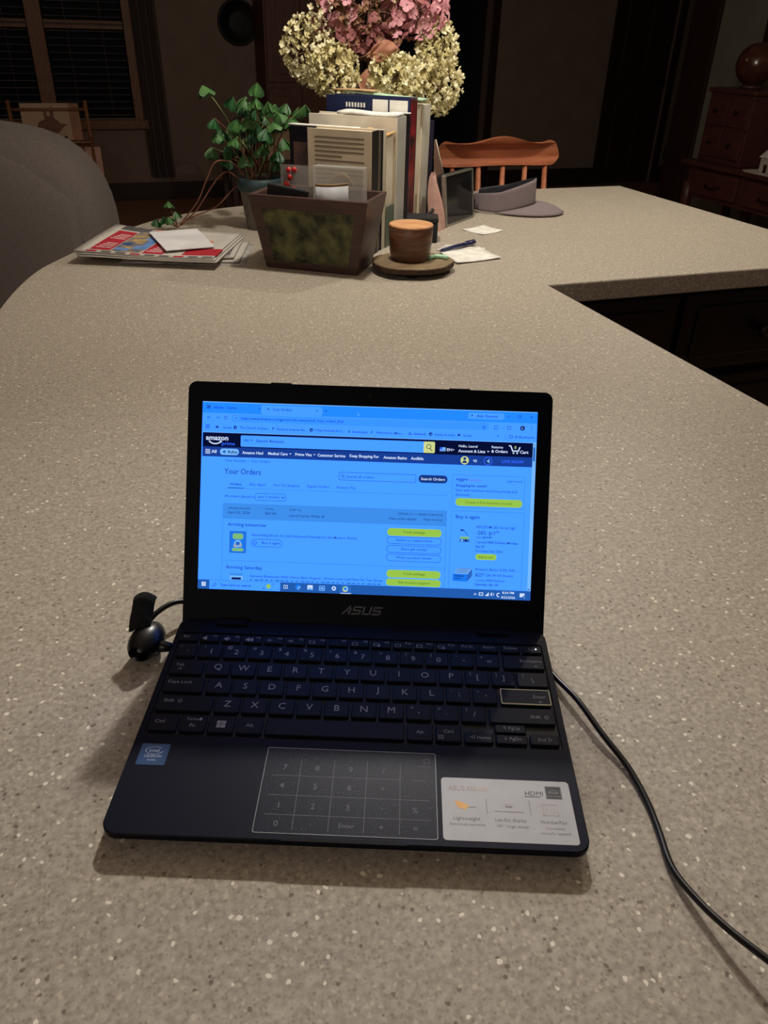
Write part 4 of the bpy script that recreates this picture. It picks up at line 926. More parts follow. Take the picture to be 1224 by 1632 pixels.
cm = MB().lathe([(0.0001, -0.006), (0.004, -0.0045), (0.006, 0), (0.004, 0.0045), (0.0001, 0.006)], 10, cap=False).mesh('candy', M_red, True)
for i in range(9): inst(cm, 'candy', t, (-0.012+rnd.uniform(-0.014, 0.02), rnd.uniform(-0.003, 0.003), 0.125+rnd.uniform(0, 0.042)))
t = thing('plastic_case', 'clear plastic case holding a white label card in the wooden box', 'case', inbox(0.038, 0.018), RB)
MB().box2((-0.05, -0.014, 0), (0.05, -0.0132, 0.178)).box2((-0.05, 0.0132, 0), (0.05, 0.014, 0.178)).box2((-0.05, -0.014, 0), (-0.0492, 0.014, 0.178)).box2((0.0492, -0.014, 0), (0.05, 0.014, 0.178)).box2((-0.05, -0.014, 0.1772), (0.05, 0.014, 0.178)).build('shell', M_clear, t)
MB().grid(lambda u, v: (-0.028+0.056*u, 0.008*math.cos((u-0.5)*PI), 0.145+0.022*v*math.sin(u*PI)), 14, 4).build('wire_arch', mat('tan_wire', (150, 126, 92), None, 30, 0.5), t, True, solid=0.002)
t = thing('label_card', 'curved white label card propped at the front of the wooden box', 'card', inbox(0.034, -0.024), RB)
MB().grid(lambda u, v: (-0.031+0.062*u, -0.012*math.sin(u*PI)+0.010*u, 0.150*v+0.004*u), 16, 6).build('card', mat('white_card', (206, 206, 210), None, 30, 0.6), t, True, solid=0.0012)
MB().grid(lambda u, v: (-0.031+0.062*u, -0.0127*math.sin(u*PI)+0.010*u, 0.146+0.005*v+0.004*u), 16, 3).build('gold_edge', mat('tan_card_edge', (150, 120, 84), None, 30, 0.5), t, True, solid=0.0012)
t = thing('wallet', 'flat black wallet tilted in the left end of the wooden box', 'wallet', inbox(-0.062, -0.020), RB)
MB().box2((-0.045, -0.02, 0.0), (0.036, -0.012, 0.145), Matrix.Rotation(math.radians(7), 4, 'Y')).build('front_cover', mat('black_leather', (18, 18, 22), None, 60, 0.5, bump=0.3, bscale=500), t, bevel=0.003)
MB().box2((-0.045, -0.011, 0.0), (0.036, -0.004, 0.143), Matrix.Rotation(math.radians(7), 4, 'Y')).build('back_cover', mat('black_leather', (18, 18, 22)), t, bevel=0.003)

# ---- the row of books behind the planter: t runs away from the viewer along the row
BD = math.atan2(-0.33, 0.944)          # covers face the viewer
def rowpt(t, z=0.0): return c3(-0.03+t*0.33, 1.45+t*0.944, z)
M_pages = mat('page_edges', (205, 194, 172), (222, 212, 192), 900, 0.8, stretch=(1, 0.02, 0.02), bump=0.3, bscale=900)
def book(t0, t1, w, h, cov, label, spine_right=True, dxr=0.0, spinemat=None, lean=0.0):
    d = t1 - t0
    p = rowpt(t0)
    o = thing('book', label, 'book', p, ANG+BD, 'books in the row behind the wooden box')
    if lean: o.rotation_euler = (0, lean, ANG+BD)
    b_ = 0.0022
    x1 = -dxr; x0 = x1 - w
    q = MB().box2((x0, 0, 0), (x1, b_, h)).box2((x0, d-b_, 0), (x1, d, h))
    q.build('cover', cov, o, bevel=0.0006)
    sm_ = spinemat or cov
    if spine_right: MB().box2((x1-b_, b_, 0), (x1, d-b_, h)).build('spine', sm_, o, bevel=0.0006)
    else: MB().box2((x0, b_, 0), (x0+b_, d-b_, h)).build('spine', sm_, o, bevel=0.0006)
    MB().box2((x0+(0.004 if spine_right else b_), b_, 0.003), (x1-(b_ if spine_right else 0.004), d-b_, h-0.003)).build('page_block', M_pages, o)
    return o
def cmat(n, c, r=0.5): return mat(n, c, None, 12, r, spec=0.3)
bA = book(-0.058, -0.014, 0.140, 0.238, cmat('tan_back_cover', (190, 174, 148)), 'thick paperback with a tan printed back cover and black spine, frontmost in the row', True, spinemat=cmat('black_spine', (20, 18, 18)))
pr = MB()
for i in range(13):
    w_ = 0.108 if i % 5 != 4 else 0.06
    pr.flat([(-0.124, -0.0004, 0.222-i*0.0085), (-0.124+w_, -0.0004, 0.222-i*0.0085), (-0.124+w_, -0.0004, 0.2245-i*0.0085), (-0.124, -0.0004, 0.2245-i*0.0085)])
pr.build('cover_print', mat('brown_print', (108, 92, 74), None, 20, 0.7), bA)
bB = book(-0.010, 0.006, 0.205, 0.235, cmat('black_glossy_cover', (16, 16, 22), 0.3), 'black-covered large paperback sticking out to the left behind the tan one', False)
MB().box2((-0.196, -0.0006, 0.09), (-0.150, -0.0001, 0.205)).build('cover_picture', mat('dark_portrait_print', (34, 26, 28), (88, 62, 56), 22, 0.4), bB)
bC0 = book(0.008, 0.021, 0.142, 0.236, cmat('white_thin_cover', (196, 188, 172)), 'thin white paperback with pale page edges, third from the front', False)
bC = book(0.024, 0.082, 0.150, 0.226, cmat('beige_cover', (178, 162, 134)), 'thick beige paperback with a folded orange slip on top', False)
MB().box2((0.0002, 0.004, 0.0), (0.001, 0.054, 0.085)).build('spine_block', cmat('sage_band', (88, 98, 86)), bC)
bD = book(0.087, 0.143, 0.206, 0.252, cmat('white_cover', (206, 198, 182)), 'tall white paperback with loose papers lying on its top edge', True, spinemat=cmat('pale_grey_spine', (168, 166, 160)))
bE = book(0.147, 0.164, 0.165, 0.255, cmat('black_cover', (14, 14, 16)), 'thin black book with a white bookmark beside the tall white one', True)
bF = book(0.166, 0.213, 0.200, 0.284, cmat('navy_cover', (24, 32, 66)), 'large navy hardback with white labels, tallest in the row', True, spinemat=mat('red_black_spine', (30, 14, 18), (150, 34, 40), 26, 0.4))
for x0, x1 in ((-0.088, -0.052), (-0.048, -0.006)):
    MB().box2((x0, -0.0008, 0.254), (x1, -0.0001, 0.279)).build('white_label', cmat('label_white', (226, 222, 214)), bF)
for i in range(7): MB().box2((-0.152+i*0.007, -0.0006, 0.262), (-0.148+i*0.007, -0.0001, 0.271)).build('title_mark', cmat('label_white', (0, 0, 0)), bF)
bG = book(0.215, 0.255, 0.196, 0.268, cmat('ivory_cover', (206, 196, 172)), 'ivory hardback showing cream page edges behind the navy one', False)
bH = book(0.258, 0.310, 0.206, 0.266, cmat('light_grey_cover', (188, 184, 172)), 'wide pale grey binder-like book near the back of the row', True)
bI = book(0.313, 0.343, 0.170, 0.230, cmat('dark_indigo_cover', (36, 34, 56)), 'short dark indigo book at the very back of the row', True)
# loose papers and slips on and between the books
def bslab(name, t, x0, x1, dy, z, th, m, label, cat, tilt=0.0, wav=0.0):
    o = thing(name, label, cat, rowpt(t, z), ANG+BD)
    def fn(u, v): return (x0+(x1-x0)*u, dy*v, th*0.5 + tilt*u + wav*math.sin(u*PI*2+v) )
    MB().grid(fn, 12, 5).build('sheet', m, o, True, solid=th)
    return o
M_wp = mat('white_paper', (228, 225, 218), None, 40, 0.7)
bslab('loose_papers', 0.090, -0.140, -0.004, 0.050, 0.2525, 0.006, M_wp, 'white sheets of paper lying on top of the tall white book', 'paper', 0.0, 0.0015)
bslab('folded_slip', 0.030, -0.060, 0.000, 0.045, 0.2265, 0.003, mat('orange_slip', (206, 150, 84), (226, 196, 140), 30, 0.7), 'folded orange and cream paper slip on top of the beige book', 'paper', -0.004, 0.004)
bslab('bookmark', 0.147, -0.040, 0.004, 0.015, 0.2555, 0.002, M_wp, 'short white bookmark card on the thin black book', 'bookmark')
bslab('paper_strip', -0.008, -0.208, -0.05, 0.014, 0.2355, 0.003, mat('white_paper2', (222, 218, 210), None, 40, 0.7), 'long white paper strip lying on the black-covered book', 'paper')
o = bslab('file_folder', 0.216, -0.180, 0.010, 0.036, 0.2865, 0.004, mat('mint_folder', (176, 208, 178), None, 30, 0.6), 'mint green file folder lying across the tops of the rear books', 'folder', -0.010)
MB().grid(lambda u, v: (-0.205+0.10*u, -0.004+0.034*v, 0.005+0.001*math.sin(u*3)), 8, 4).build('tan_insert', mat('tan_insert', (196, 160, 120), None, 30, 0.6), o, True, solid=0.002)

# ---- clear sleeve and pink pouch leaning on the back of the books
t = thing('photo_sleeve', 'brownish clear plastic sleeve leaning against the right side of the books', 'sleeve', c3(0.122, 1.752, 0), ANG)
Msl = Matrix(((1, 0, 0, 0), (0, 0, -1, 0), (0, 1, 0, 0), (0, 0, 0, 1)))
MB().prism([(-0.030, 0.0), (-0.009, 0.0), (-0.009, 0.116), (-0.034, 0.190), (-0.038, 0.190)], -0.0012, 0.0012, Msl).build('sleeve', mat('brown_film', (120, 92, 80), None, 20, 0.25, alpha=0.8), t)
MB().tube([(-0.009, -0.002, 0.110), (-0.034, -0.002, 0.191)], 0.0015, 6).build('sleeve_edge', mat('pale_edge', (180, 172, 150), None, 20, 0.4), t, True)
t = thing('pink_pouch', 'crumpled dusty pink pouch standing between the books and dark tablet', 'pouch', c3(0.096, 1.690, 0), ANG)
def pk(u, v):
    a = u*2*PI; w_ = (0.018*(1-v)**0.6+0.004)*(1+0.25*math.sin(3*a+5*v)); d_ = 0.030*(1-0.5*v)
    return (w_*math.cos(a)-0.012*v, d_*math.sin(a), 0.125*v + 0.004*math.sin(2*a)*v)
MB().grid(pk, 28, 14, close_u=True).build('body', mat('dusty_pink_fabric', (196, 150, 138), (212, 172, 160), 40, 0.6, bump=0.3), t, True)
MB().tube([(-0.008, -0.031, 0.052), (-0.02, -0.033, 0.035), (-0.012, -0.034, 0.018)], 0.004, 8).build('black_tie', M_blk, t, True)

# ---- dark tablet / digital frame standing on edge
fr = thing('digital_frame', 'small dark-glass digital frame with a silver edge standing on the counter', 'frame', c3(0.116, 1.712, 0), ANG+math.atan2(0.143, 0.080))
Mf = Matrix.Rotation(math.radians(-6), 4, 'X')
MB().prism(rrect(0, 0.0, 0.158, 0.118, 0.006), -0.012, 0.0, Mf @ Matrix(((1, 0, 0, 0), (0, 0, -1, 0), (0, 1, 0, 0), (0, 0, 0, 1)))).build('back_shell', M_blk, fr)
Mf2 = Mf @ Matrix(((1, 0, 0, 0), (0, 0, -1, 0), (0, 1, 0, 0), (0, 0, 0, 1)))
MB().prism(rrect(0, 0.0, 0.158, 0.118, 0.006), -0.001, 0.009, Mf2, holes=[rrect(0.0065, 0.0040, 0.1545, 0.1135, 0.003)]).build('silver_rim', mat('brushed_silver', (150, 148, 138), None, 60, 0.35, 0.7), fr, bevel=0.002)
MB().prism(rrect(0.003, 0.003, 0.155, 0.115, 0.003), 0.0, 0.0065, Mf2).build('glass', mat('dark_display_glass', (22, 22, 24), None, 10, 0.12), fr)
t = thing('black_case', 'small black case behind the wooden cup', 'case', c3(0.060, 1.560, 0), ANG)
MB().box2((-0.034, -0.022, 0), (0.036, 0.030, 0.042)).build('body', mat('black_case_shell', (20, 21, 26), None, 50, 0.6), t, bevel=0.003)
MB().box2((-0.035, -0.023, 0.042), (0.037, 0.031, 0.054)).build('lid', mat('black_case_shell', (0, 0, 0)), t, bevel=0.003)

# ---- bark coaster and wooden cup
sl = thing('wood_slice', 'bark-edged wooden slice coaster under the wooden cup', 'coaster', c3(0.040, 1.292, 0), ANG)
def slr(a): return 0.079*(1+0.05*math.sin(2*a+0.6)+0.02*math.sin(5*a)+0.012*math.sin(9*a+1))
sp = [(slr(a), a) for a in [2*PI*i/48 for i in range(48)]]
MB().prism([(r*math.cos(a), r*math.sin(a)) for r, a in sp], 0.0105, 0.0192).build('bark', mat('dark_bark', (58, 40, 30), (84, 62, 46), 60, 0.85, bump=1.0, bscale=200), sl, bevel=0.001)
MB().prism([(r*0.975*math.cos(a), r*0.975*math.sin(a)) for r, a in sp], 0.018, 0.0202).build('cut_face', mat('grey_brown_slice', (124, 104, 80), (148, 128, 100), 40, 0.45), sl)
for i in range(3):
    a = i*2*PI/3+0.5
    MB().lathe([(0.012, 0), (0.013, 0.004), (0.010, 0.011)], 14).build('foot', M_blk, sl, loc=(0.045*math.cos(a), 0.045*math.sin(a), 0))
cp = thing('wooden_cup', 'striped wooden cup with a pale orange wooden lid on the bark coaster', 'cup', c3(0.034, 1.303, 0.0202), ANG)
M_cup = mat('wavy_cup_wood', (82, 54, 38), (124, 86, 60), 18, 0.4, stretch=(1.2, 1.2, 7))
MB().lathe([(0.034, 0), (0.0375, 0.003), (0.0405, 0.015), (0.0425, 0.035), (0.0435, 0.062), (0.0425, 0.0635)], 40).build('body', M_cup, cp, True)
MB().lathe([(0.0425, 0.0632), (0.0435, 0.0645), (0.043, 0.067), (0.040, 0.0678), (0.002, 0.0682)], 40).build('lid', mat('orange_lid_wood', (208, 146, 98), (228, 176, 128), 22, 0.4, stretch=(1, 5, 1)), cp, True)
t = thing('mint_ring', 'pale mint green ring lying on the bark coaster beside the cup', 'ring', c3(0.0915, 1.296, 0.0202), ANG)
MB().tube([(0.018*math.cos(a), 0.017*math.sin(a), 0.004) for a in [math.radians(20+i*14) for i in range(12)]], 0.0042, 8).build('band', mat('mint_rubber', (176, 226, 190), None, 30, 0.5), t, True)

# ---- visor
vs = thing('sun_visor', 'grey fabric sun visor lying open on the counter by the chair', 'visor', c3(0.285, 1.962, 0), ANG+math.radians(-14))
M_vis = mat('mauve_grey_fabric', (128, 115, 118), (138, 125, 128), 300, 0.85, bump=0.2, bscale=1200); M_visd = mat('dark_inner_band', (40, 40, 46), None, 300, 0.9)
def vb(a):   # bottom edge height; a = 0 is the brim side
    return 0.004 + 0.018*max(0.0, math.cos(a))
def vring(a, r): return (0.088*r*math.cos(a), 0.070*r*math.sin(a))
def band(u, v, r=1.0):
    a = math.radians(-150 + 300*u)
    x, y = vring(a, r*(1.0 - 0.05*v))
    hgt = 0.038 + 0.024*(0.5+0.5*math.cos(a))
    return (x, y, vb(a) + hgt*v)
MB().grid(band, 60, 8).build('band', M_vis, vs, True, solid=0.002)
MB().grid(lambda u, v: band(u, v, 0.965), 60, 8).build('sweatband', M_visd, vs, True, solid=0.002)
MB().grid(lambda u, v: (vring(math.radians(140+80*u), 1.02)[0], vring(math.radians(140+80*u), 1.02)[1], 0.003+0.026*v), 14, 4).build('back_strap', M_visd, vs, True, solid=0.003)
MB().box((-0.075, -0.044, 0.018), (0.014, 0.012, 0.018)).build('buckle', M_blk, vs, bevel=0.002)
def brim(u, v):
    a = math.radians(-96 + 192*u); x, y = vring(a, 1.0)
    ln = 0.078*max(0.0, math.cos(a*0.94))**0.8
    x2, y2 = x + ln*(0.55*math.cos(a)+0.45), y*1.0 + ln*0.55*math.sin(a)
    z = vb(a)*(1-v**1.3) + 0.004*v - 0.000*v
    return (x+(x2-x)*v, y+(y2-y)*v, z + 0.006*math.sin(v*PI)*max(0, math.cos(a)))
MB().grid(brim, 44, 12).build('brim', M_vis, vs, True, solid=0.003)

# ---- notes and pen
def sheet(name, pts, z, th, m, label, cat, curl=0.0):
    c_ = sum((Vector(p) for p in pts), Vector((0, 0)))/len(pts)
    o = MB().grid(lambda u, v: tuple((Vector(pts[0])*(1-u)*(1-v)+Vector(pts[1])*u*(1-v)+Vector(pts[2])*u*v+Vector(pts[3])*(1-u)*v - c_))+(curl*(2*u-1)**2*(2*v-1)**2,), 8, 8).build(name, m, None, True, solid=th, loc=c3(c_[0], c_[1], z+th/2), rot=(0, 0, ANG))
    return tag(o, label, cat)
sheet('note_paper', [(0.160, 1.686), (0.207, 1.632), (0.262, 1.688), (0.218, 1.745)], 0.0004, 0.0006, M_wp, 'small white note on the counter in front of the visor', 'paper', 0.002)
sheet('note_paper', [(0.132, 1.349), (0.230, 1.408), (0.188, 1.500), (0.098, 1.446)], 0.0022, 0.0006, M_wp, 'white notepaper under the blue pen beside the coaster', 'paper', 0.002)
sheet('note_paper', [(0.092, 1.463), (0.182, 1.440), (0.206, 1.500), (0.116, 1.524)], 0.0004, 0.0006, mat('white_paper2', (0, 0, 0)), 'second white slip beneath the notepaper with the pen', 'paper', 0.001)
pn = thing('pen', 'dark blue ballpoint pen lying across the white notepaper', 'pen', c3(0.098, 1.435, 0.0075), ANG+math.atan2(0.094, 0.083))
M_pen = mat('navy_pen', (22, 28, 74), None, 30, 0.35)
Mp = Matrix.Rotation(PI/2, 4, 'Y')
MB().lathe([(0.0012, 0.0), (0.0036, 0.012), (0.0042, 0.03), (0.0042, 0.085)], 14, Mp).build('barrel', M_pen, pn, True)
MB().lathe([(0.0046, 0.085), (0.0046, 0.122), (0.0030, 0.126)], 14, Mp).build('cap', M_pen, pn, True)
MB().box2((0.09, -0.0012, 0.0046), (0.122, 0.0012, 0.0062)).build('clip', M_pen, pn)

# ---- newspapers and envelope
M_news = mat('newsprint', (196, 190, 182), (206, 200, 192), 40, 0.8); M_newsd = mat('grey_newsprint', (150, 147, 146), (190, 186, 182), 90, 0.8)
nA = math.radians(-6)
n1 = thing('newspaper', 'folded newspaper section with grey print fanned out under the coloured one', 'newspaper', c3(-0.430, 1.375, 0), ANG+math.radians(4))
def leafgrid(x0, x1, y0, y1, zf): return MB().grid(lambda u, v: (x0+(x1-x0)*u, y0+(y1-y0)*v, zf(u, v)), 18, 10)
for i in range(3):
    leafgrid(-0.12+0.004*i, 0.128-0.012*i, -0.095+0.01*i, 0.085, lambda u, v, i=i: 0.0016+0.0042*i+0.0016*math.sin(u*5+i)).build('folded_sheet', M_news if i else M_newsd, n1, True, solid=0.0030)
M_np = mat('black_news_ink', (84, 82, 84), None, 60, 0.8); M_gp = mat('green_news_ink', (52, 104, 92), None, 60, 0.8)
pr = MB()
for k in range(3):
    for j in range(16): pr.flat([(0.052+k*0.016, -0.072+j*0.0095, 0.0155), (0.064+k*0.016, -0.072+j*0.0095, 0.0155), (0.064+k*0.016, -0.068+j*0.0095, 0.0155), (0.052+k*0.016, -0.068+j*0.0095, 0.0155)], 0, None, 0)
pr.flat([(0.070, 0.0, 0.0158), (0.084, 0.0, 0.0158), (0.084, 0.07, 0.0158), (0.070, 0.07, 0.0158)], 0, None, 1)
pr.build('column_print', [M_np, M_gp], n1)
n2 = thing('newspaper', 'coloured newspaper insert with red boxes and a picture lying on top', 'newspaper', c3(-0.478, 1.372, 0.014), ANG+math.radians(-3))
def curl(u, v): return 0.005 + 0.004*max(0, 0.35-u)/0.35*(1+v) + 0.0012*math.sin(u*7+v*3)
NX0, NX1, NY0, NY1 = -0.138, 0.142, -0.118, 0.118
for i in range(3):
    leafgrid(NX0-0.003*i, NX1-0.004*i, NY0+0.002*i, NY1-0.003*i, lambda u, v, i=i: 0.0012+0.0030*i + (curl(u, v)-0.005)*(0.4+0.3*i)).build('folded_sheet', M_news, n2, True, solid=0.0022)
prm = [mat('red_print', (176, 26, 48), (186, 36, 56), 60, 0.6), mat('picture_print', (50, 84, 130), (196, 160, 92), 45, 0.6, detail=6), mat('sky_print', (92, 132, 196), (120, 160, 214), 30, 0.6), mat('salmon_print', (214, 128, 98), None, 40, 0.6), mat('white_print', (226, 214, 212), None, 40, 0.6), M_np]
pr = MB()
def np_(x0, y0, x1, y1, mi, lift=0.0):
    def fn(u, v):
        x = x0+(x1-x0)*u; y = y0+(y1-y0)*v
        U_, V_ = (x-NX0)/(NX1-NX0), (y-NY0)/(NY1-NY0)
        return (x, y, 0.0012+0.006+(curl(U_, V_)-0.005)+0.00135+lift)
    pr.grid(fn, 6, 5, None, mi)
np_(-0.118, -0.098, -0.078, 0.062, 0); np_(-0.076, -0.098, -0.018, 0.078, 1); np_(-0.044, -0.070, -0.016, 0.060, 2, 0.0002); np_(-0.070, -0.040, -0.034, 0.010, 1, 0.0004); np_(-0.074, -0.090, -0.046, -0.072, 2, 0.0004)
np_(-0.014, -0.098, 0.028, 0.050, 0); np_(0.066, -0.098, 0.138, -0.045, 0); np_(-0.050, 0.080, 0.000, 0.108, 3); np_(-0.120, 0.075, -0.060, 0.108, 5); np_(0.064, -0.040, 0.10, 0.02, 3)
for k in range(2):
    for j in range(4):
        for x0 in (-0.113, -0.010): np_(x0+0.003*j, -0.082+0.075*k+j*0.012, x0+0.032, -0.0785+0.075*k+j*0.012, 4, 0.0003)
for i in range(9): np_(-0.12+i*0.029, -0.114, -0.12+i*0.029+0.02, -0.104, 5 if i % 3 else 0)
pr.build('colour_print', prm, n2)
ev = MB().prism([(-0.449, 1.281), (-0.361, 1.324), (-0.436, 1.485), (-0.528, 1.436)], 0.0, 0.0014, Matrix.Translation((0.4435, -1.3815, 0))).build('envelope', mat('white_envelope', (224, 223, 226), (232, 231, 233), 25, 0.6), None, loc=c3(-0.4435, 1.3815, 0.0262), rot=(0, 0, ANG))
tag(ev, 'plain white envelope lying on top of the coloured newspaper', 'envelope')

# ---- potted plant with folded, three-part leaves
pp = thing('potted_oxalis', 'leafy green potted plant with drooping three-part leaves', 'plant', c3(-0.318, 1.642, 0), ANG)
M_pot = mat('weathered_pot', (98, 92, 84), (116, 108, 98), 40, 0.7); M_rimp = mat('teal_pot_rim', (44, 62, 66), None, 40, 0.5)
MB().lathe([(0.034, 0.0), (0.036, 0.002), (0.048, 0.085), (0.049, 0.088)], 32).build('pot', M_pot, pp, True)
MB().lathe([(0.049, 0.086), (0.0525, 0.088), (0.0535, 0.112), (0.050, 0.114), (0.048, 0.100), (0.046, 0.088)], 32, cap=False).build('pot_rim', M_rimp, pp, True)
MB().lathe([(0.0475, 0.098), (0.03, 0.103), (0.001, 0.105)], 28).build('soil', mat('dark_soil', (34, 24, 20), (52, 38, 30), 80, 0.95, bump=1.0), pp)
M_lf = mat('clover_green', (46, 84, 44), (76, 118, 64), 40, 0.5, spec=0.4); M_lf2 = mat('dark_clover_green', (34, 76, 44), (52, 98, 56), 40, 0.5, spec=0.4); M_st = mat('reddish_stem', (124, 72, 56), (146, 92, 70), 60, 0.6)
def leaf_mesh(m, droop):
    q = MB()
    for k in range(3):
        a0 = k*2*PI/3
        Mk = Matrix.Rotation(a0, 4, 'Z') @ Matrix.Rotation(math.radians(droop), 4, 'Y')
        pts = []
        for j in range(6):
            r = 0.027*j/5
            hw = (0.002, 0.0075, 0.0125, 0.0160, 0.0168, 0.0120)[j]
            for i in range(7):
                s_ = i/3-1
                notch = 0.004*(1-abs(s_))*(j/5)**3
                pts.append((r - notch - 0.002*abs(s_)**3*(j/5), hw*s_, 0.006*abs(s_)*(j/5)*-1))
        fs = [(j*7+i, j*7+i+1, (j+1)*7+i+1, (j+1)*7+i) for j in range(5) for i in range(6)]
        q.add(pts, fs, 0, Mk)
    return q.mesh('leaf', m, True)
LMs = [leaf_mesh(M_lf, 62), leaf_mesh(M_lf, 45), leaf_mesh(M_lf2, 68), leaf_mesh(M_lf, 75)]
leaves = [(-0.416, 1.576, 0.300), (-0.298, 1.561, 0.308), (-0.357, 1.594, 0.279), (-0.324, 1.567, 0.281), (-0.302, 1.557, 0.281), (-0.283, 1.594, 0.271), (-0.276, 1.651, 0.263), (-0.249, 1.638, 0.265), (-0.222, 1.634, 0.259), (-0.203, 1.60, 0.266), (-0.31, 1.609, 0.256), (-0.329, 1.58, 0.241), (-0.347, 1.569, 0.238), (-0.394, 1.562, 0.239), (-0.394, 1.574, 0.211), (-0.384, 1.652, 0.211), (-0.393, 1.641, 0.176), (-0.374, 1.639, 0.183), (-0.424, 1.638, 0.173), (-0.285, 1.571, 0.221), (-0.272, 1.584, 0.233), (-0.266, 1.619, 0.231), (-0.293, 1.631, 0.202), (-0.321, 1.644, 0.167), (-0.283, 1.647, 0.151), (-0.351, 1.56, 0.203), (-0.394, 1.617, 0.214), (-0.298, 1.624, 0.242), (-0.324, 1.606, 0.214), (-0.34, 1.68, 0.235), (-0.30, 1.70, 0.220), (-0.36, 1.69, 0.19), (-0.27, 1.70, 0.19), (-0.31, 1.63, 0.18), (-0.345, 1.61, 0.165), (-0.335, 1.59, 0.262), (-0.262, 1.60, 0.250), (-0.237, 1.615, 0.240), (-0.31, 1.585, 0.232), (-0.36, 1.60, 0.222), (-0.300, 1.60, 0.186), (-0.375, 1.60, 0.158), (-0.27, 1.62, 0.172)]
for i, (x, y, z) in enumerate(leaves):
    s_ = rnd.uniform(0.85, 1.15)
    lf = inst(LMs[rnd.choice((0, 1, 2, 3, 0, 2))], 'leaf', pp, (x+0.318, y-1.642, z), (rnd.uniform(-0.35, 0.35), rnd.uniform(-0.35, 0.35), rnd.uniform(0, 2*PI)), (s_, s_, s_))
    bx, by = rnd.uniform(-0.025, 0.025), rnd.uniform(-0.025, 0.025)
    mid = ((x+0.318)*0.45+bx*0.5+rnd.uniform(-.008, .008), (y-1.642)*0.45+by*0.5, 0.10+(z-0.10)*0.6)
    MB().tube(crom([(bx, by, 0.098), mid, (x+0.318, y-1.642, z)], 4), 0.0011, 5).build('stem', M_st if i % 3 else mat('pale_green_stem', (120, 140, 80), None, 40, 0.6), pp, True)
# trailing runners that come down to the counter, with a sprout at the end
for path in ([(-0.345, 1.628, 0.100), (-0.364, 1.60, 0.144), (-0.402, 1.58, 0.152), (-0.427, 1.58, 0.115), (-0.455, 1.59, 0.066), (-0.495, 1.60, 0.022), (-0.510, 1.60, 0.004)],
             [(-0.350, 1.625, 0.100), (-0.380, 1.60, 0.128), (-0.400, 1.59, 0.120), (-0.425, 1.595, 0.092), (-0.462, 1.60, 0.045), (-0.505, 1.605, 0.008)],
             [(-0.36, 1.64, 0.100), (-0.382, 1.63, 0.085), (-0.42, 1.615, 0.050), (-0.47, 1.605, 0.030), (-0.50, 1.60, 0.012)]):
    MB().tube(crom([(a+0.318, b_-1.642, c_) for a, b_, c_ in path], 5), 0.0016, 6).build('runner', M_st, pp, True)
for (x, y, z, m_) in ((-0.526, 1.598, 0.062, 1), (-0.514, 1.600, 0.040, 0), (-0.540, 1.592, 0.030, 2), (-0.528, 1.585, 0.030, 1), (-0.556, 1.590, 0.024, 2)):
    inst(LMs[m_], 'leaf', pp, (x+0.318, y-1.642, z), (rnd.uniform(-0.3, 0.3), rnd.uniform(-0.3, 0.3), rnd.uniform(0, 6)), (0.72, 0.72, 0.72))
    MB().tube([(-0.512+0.318, 1.60-1.642, 0.004), (x+0.318, y-1.642, z)], 0.0010, 5).build('stem', M_st, pp, True)

# ---- dried hydrangeas in a vase behind the books
VX, VY = -0.085, 1.905
va = thing('flower_vase', 'plain dark vase hidden behind the books holding dried hydrangeas', 'vase', c3(VX, VY, 0), ANG)
MB().lathe([(0.045, 0), (0.050, 0.004), (0.060, 0.08), (0.055, 0.15), (0.036, 0.20), (0.042, 0.225), (0.038, 0.225), (0.031, 0.20), (0.048, 0.15), (0.052, 0.08), (0.04, 0.01)], 32).build('body', mat('dark_vase_glaze', (40, 38, 44), None, 20, 0.3), va, True)
def petal_mesh(name, m, size, n=4, cup=0.35, wide=0.8):
    q = MB()
    for k in range(n):
        Mk = Matrix.Rotation(k*2*PI/n, 4, 'Z')
        P = []
        for j in range(4):
            r = size*(0.10+0.90*j/3); hw = size*wide*(0.16, 0.42, 0.56, 0.36)[j]
            z = cup*size*(j/3)**2
            P += [(r*0.97, -hw, z+0.10*size), (r*1.06, 0, z), (r*0.97, hw, z+0.10*size)]
        q.add(P, [(j*3+i, (j+1)*3+i, (j+1)*3+i+1, j*3+i+1) for j in range(3) for i in range(2)], 0, Mk)
    return q.mesh(name, m, True)
M_cr = mat('cream_petal', (240, 230, 186), (250, 244, 212), 60, 0.7); M_cr2 = mat('olive_cream_petal', (206, 194, 138), (228, 218, 168), 60, 0.7)
M_pk = mat('pink_petal', (206, 140, 150), (224, 166, 172), 60, 0.7); M_pk2 = mat('dusky_pink_petal', (140, 86, 88), (170, 108, 106), 60, 0.7); M_br = mat('dry_brown_petal', (136, 96, 74), (170, 128, 98), 60, 0.8)
FL = {'c': petal_mesh('floret', M_cr, 0.0080, 4, 0.5), 'c2': petal_mesh('floret', M_cr2, 0.0078, 4, 0.5), 'p': petal_mesh('floret', M_pk, 0.0145, 4, 0.25, 0.95), 'p2': petal_mesh('floret', M_pk2, 0.0135, 4, 0.35, 0.95), 'b': petal_mesh('floret', M_br, 0.0085, 4, 0.6)}
M_tw = mat('dry_twig', (110, 84, 58), (132, 104, 74), 50, 0.8)
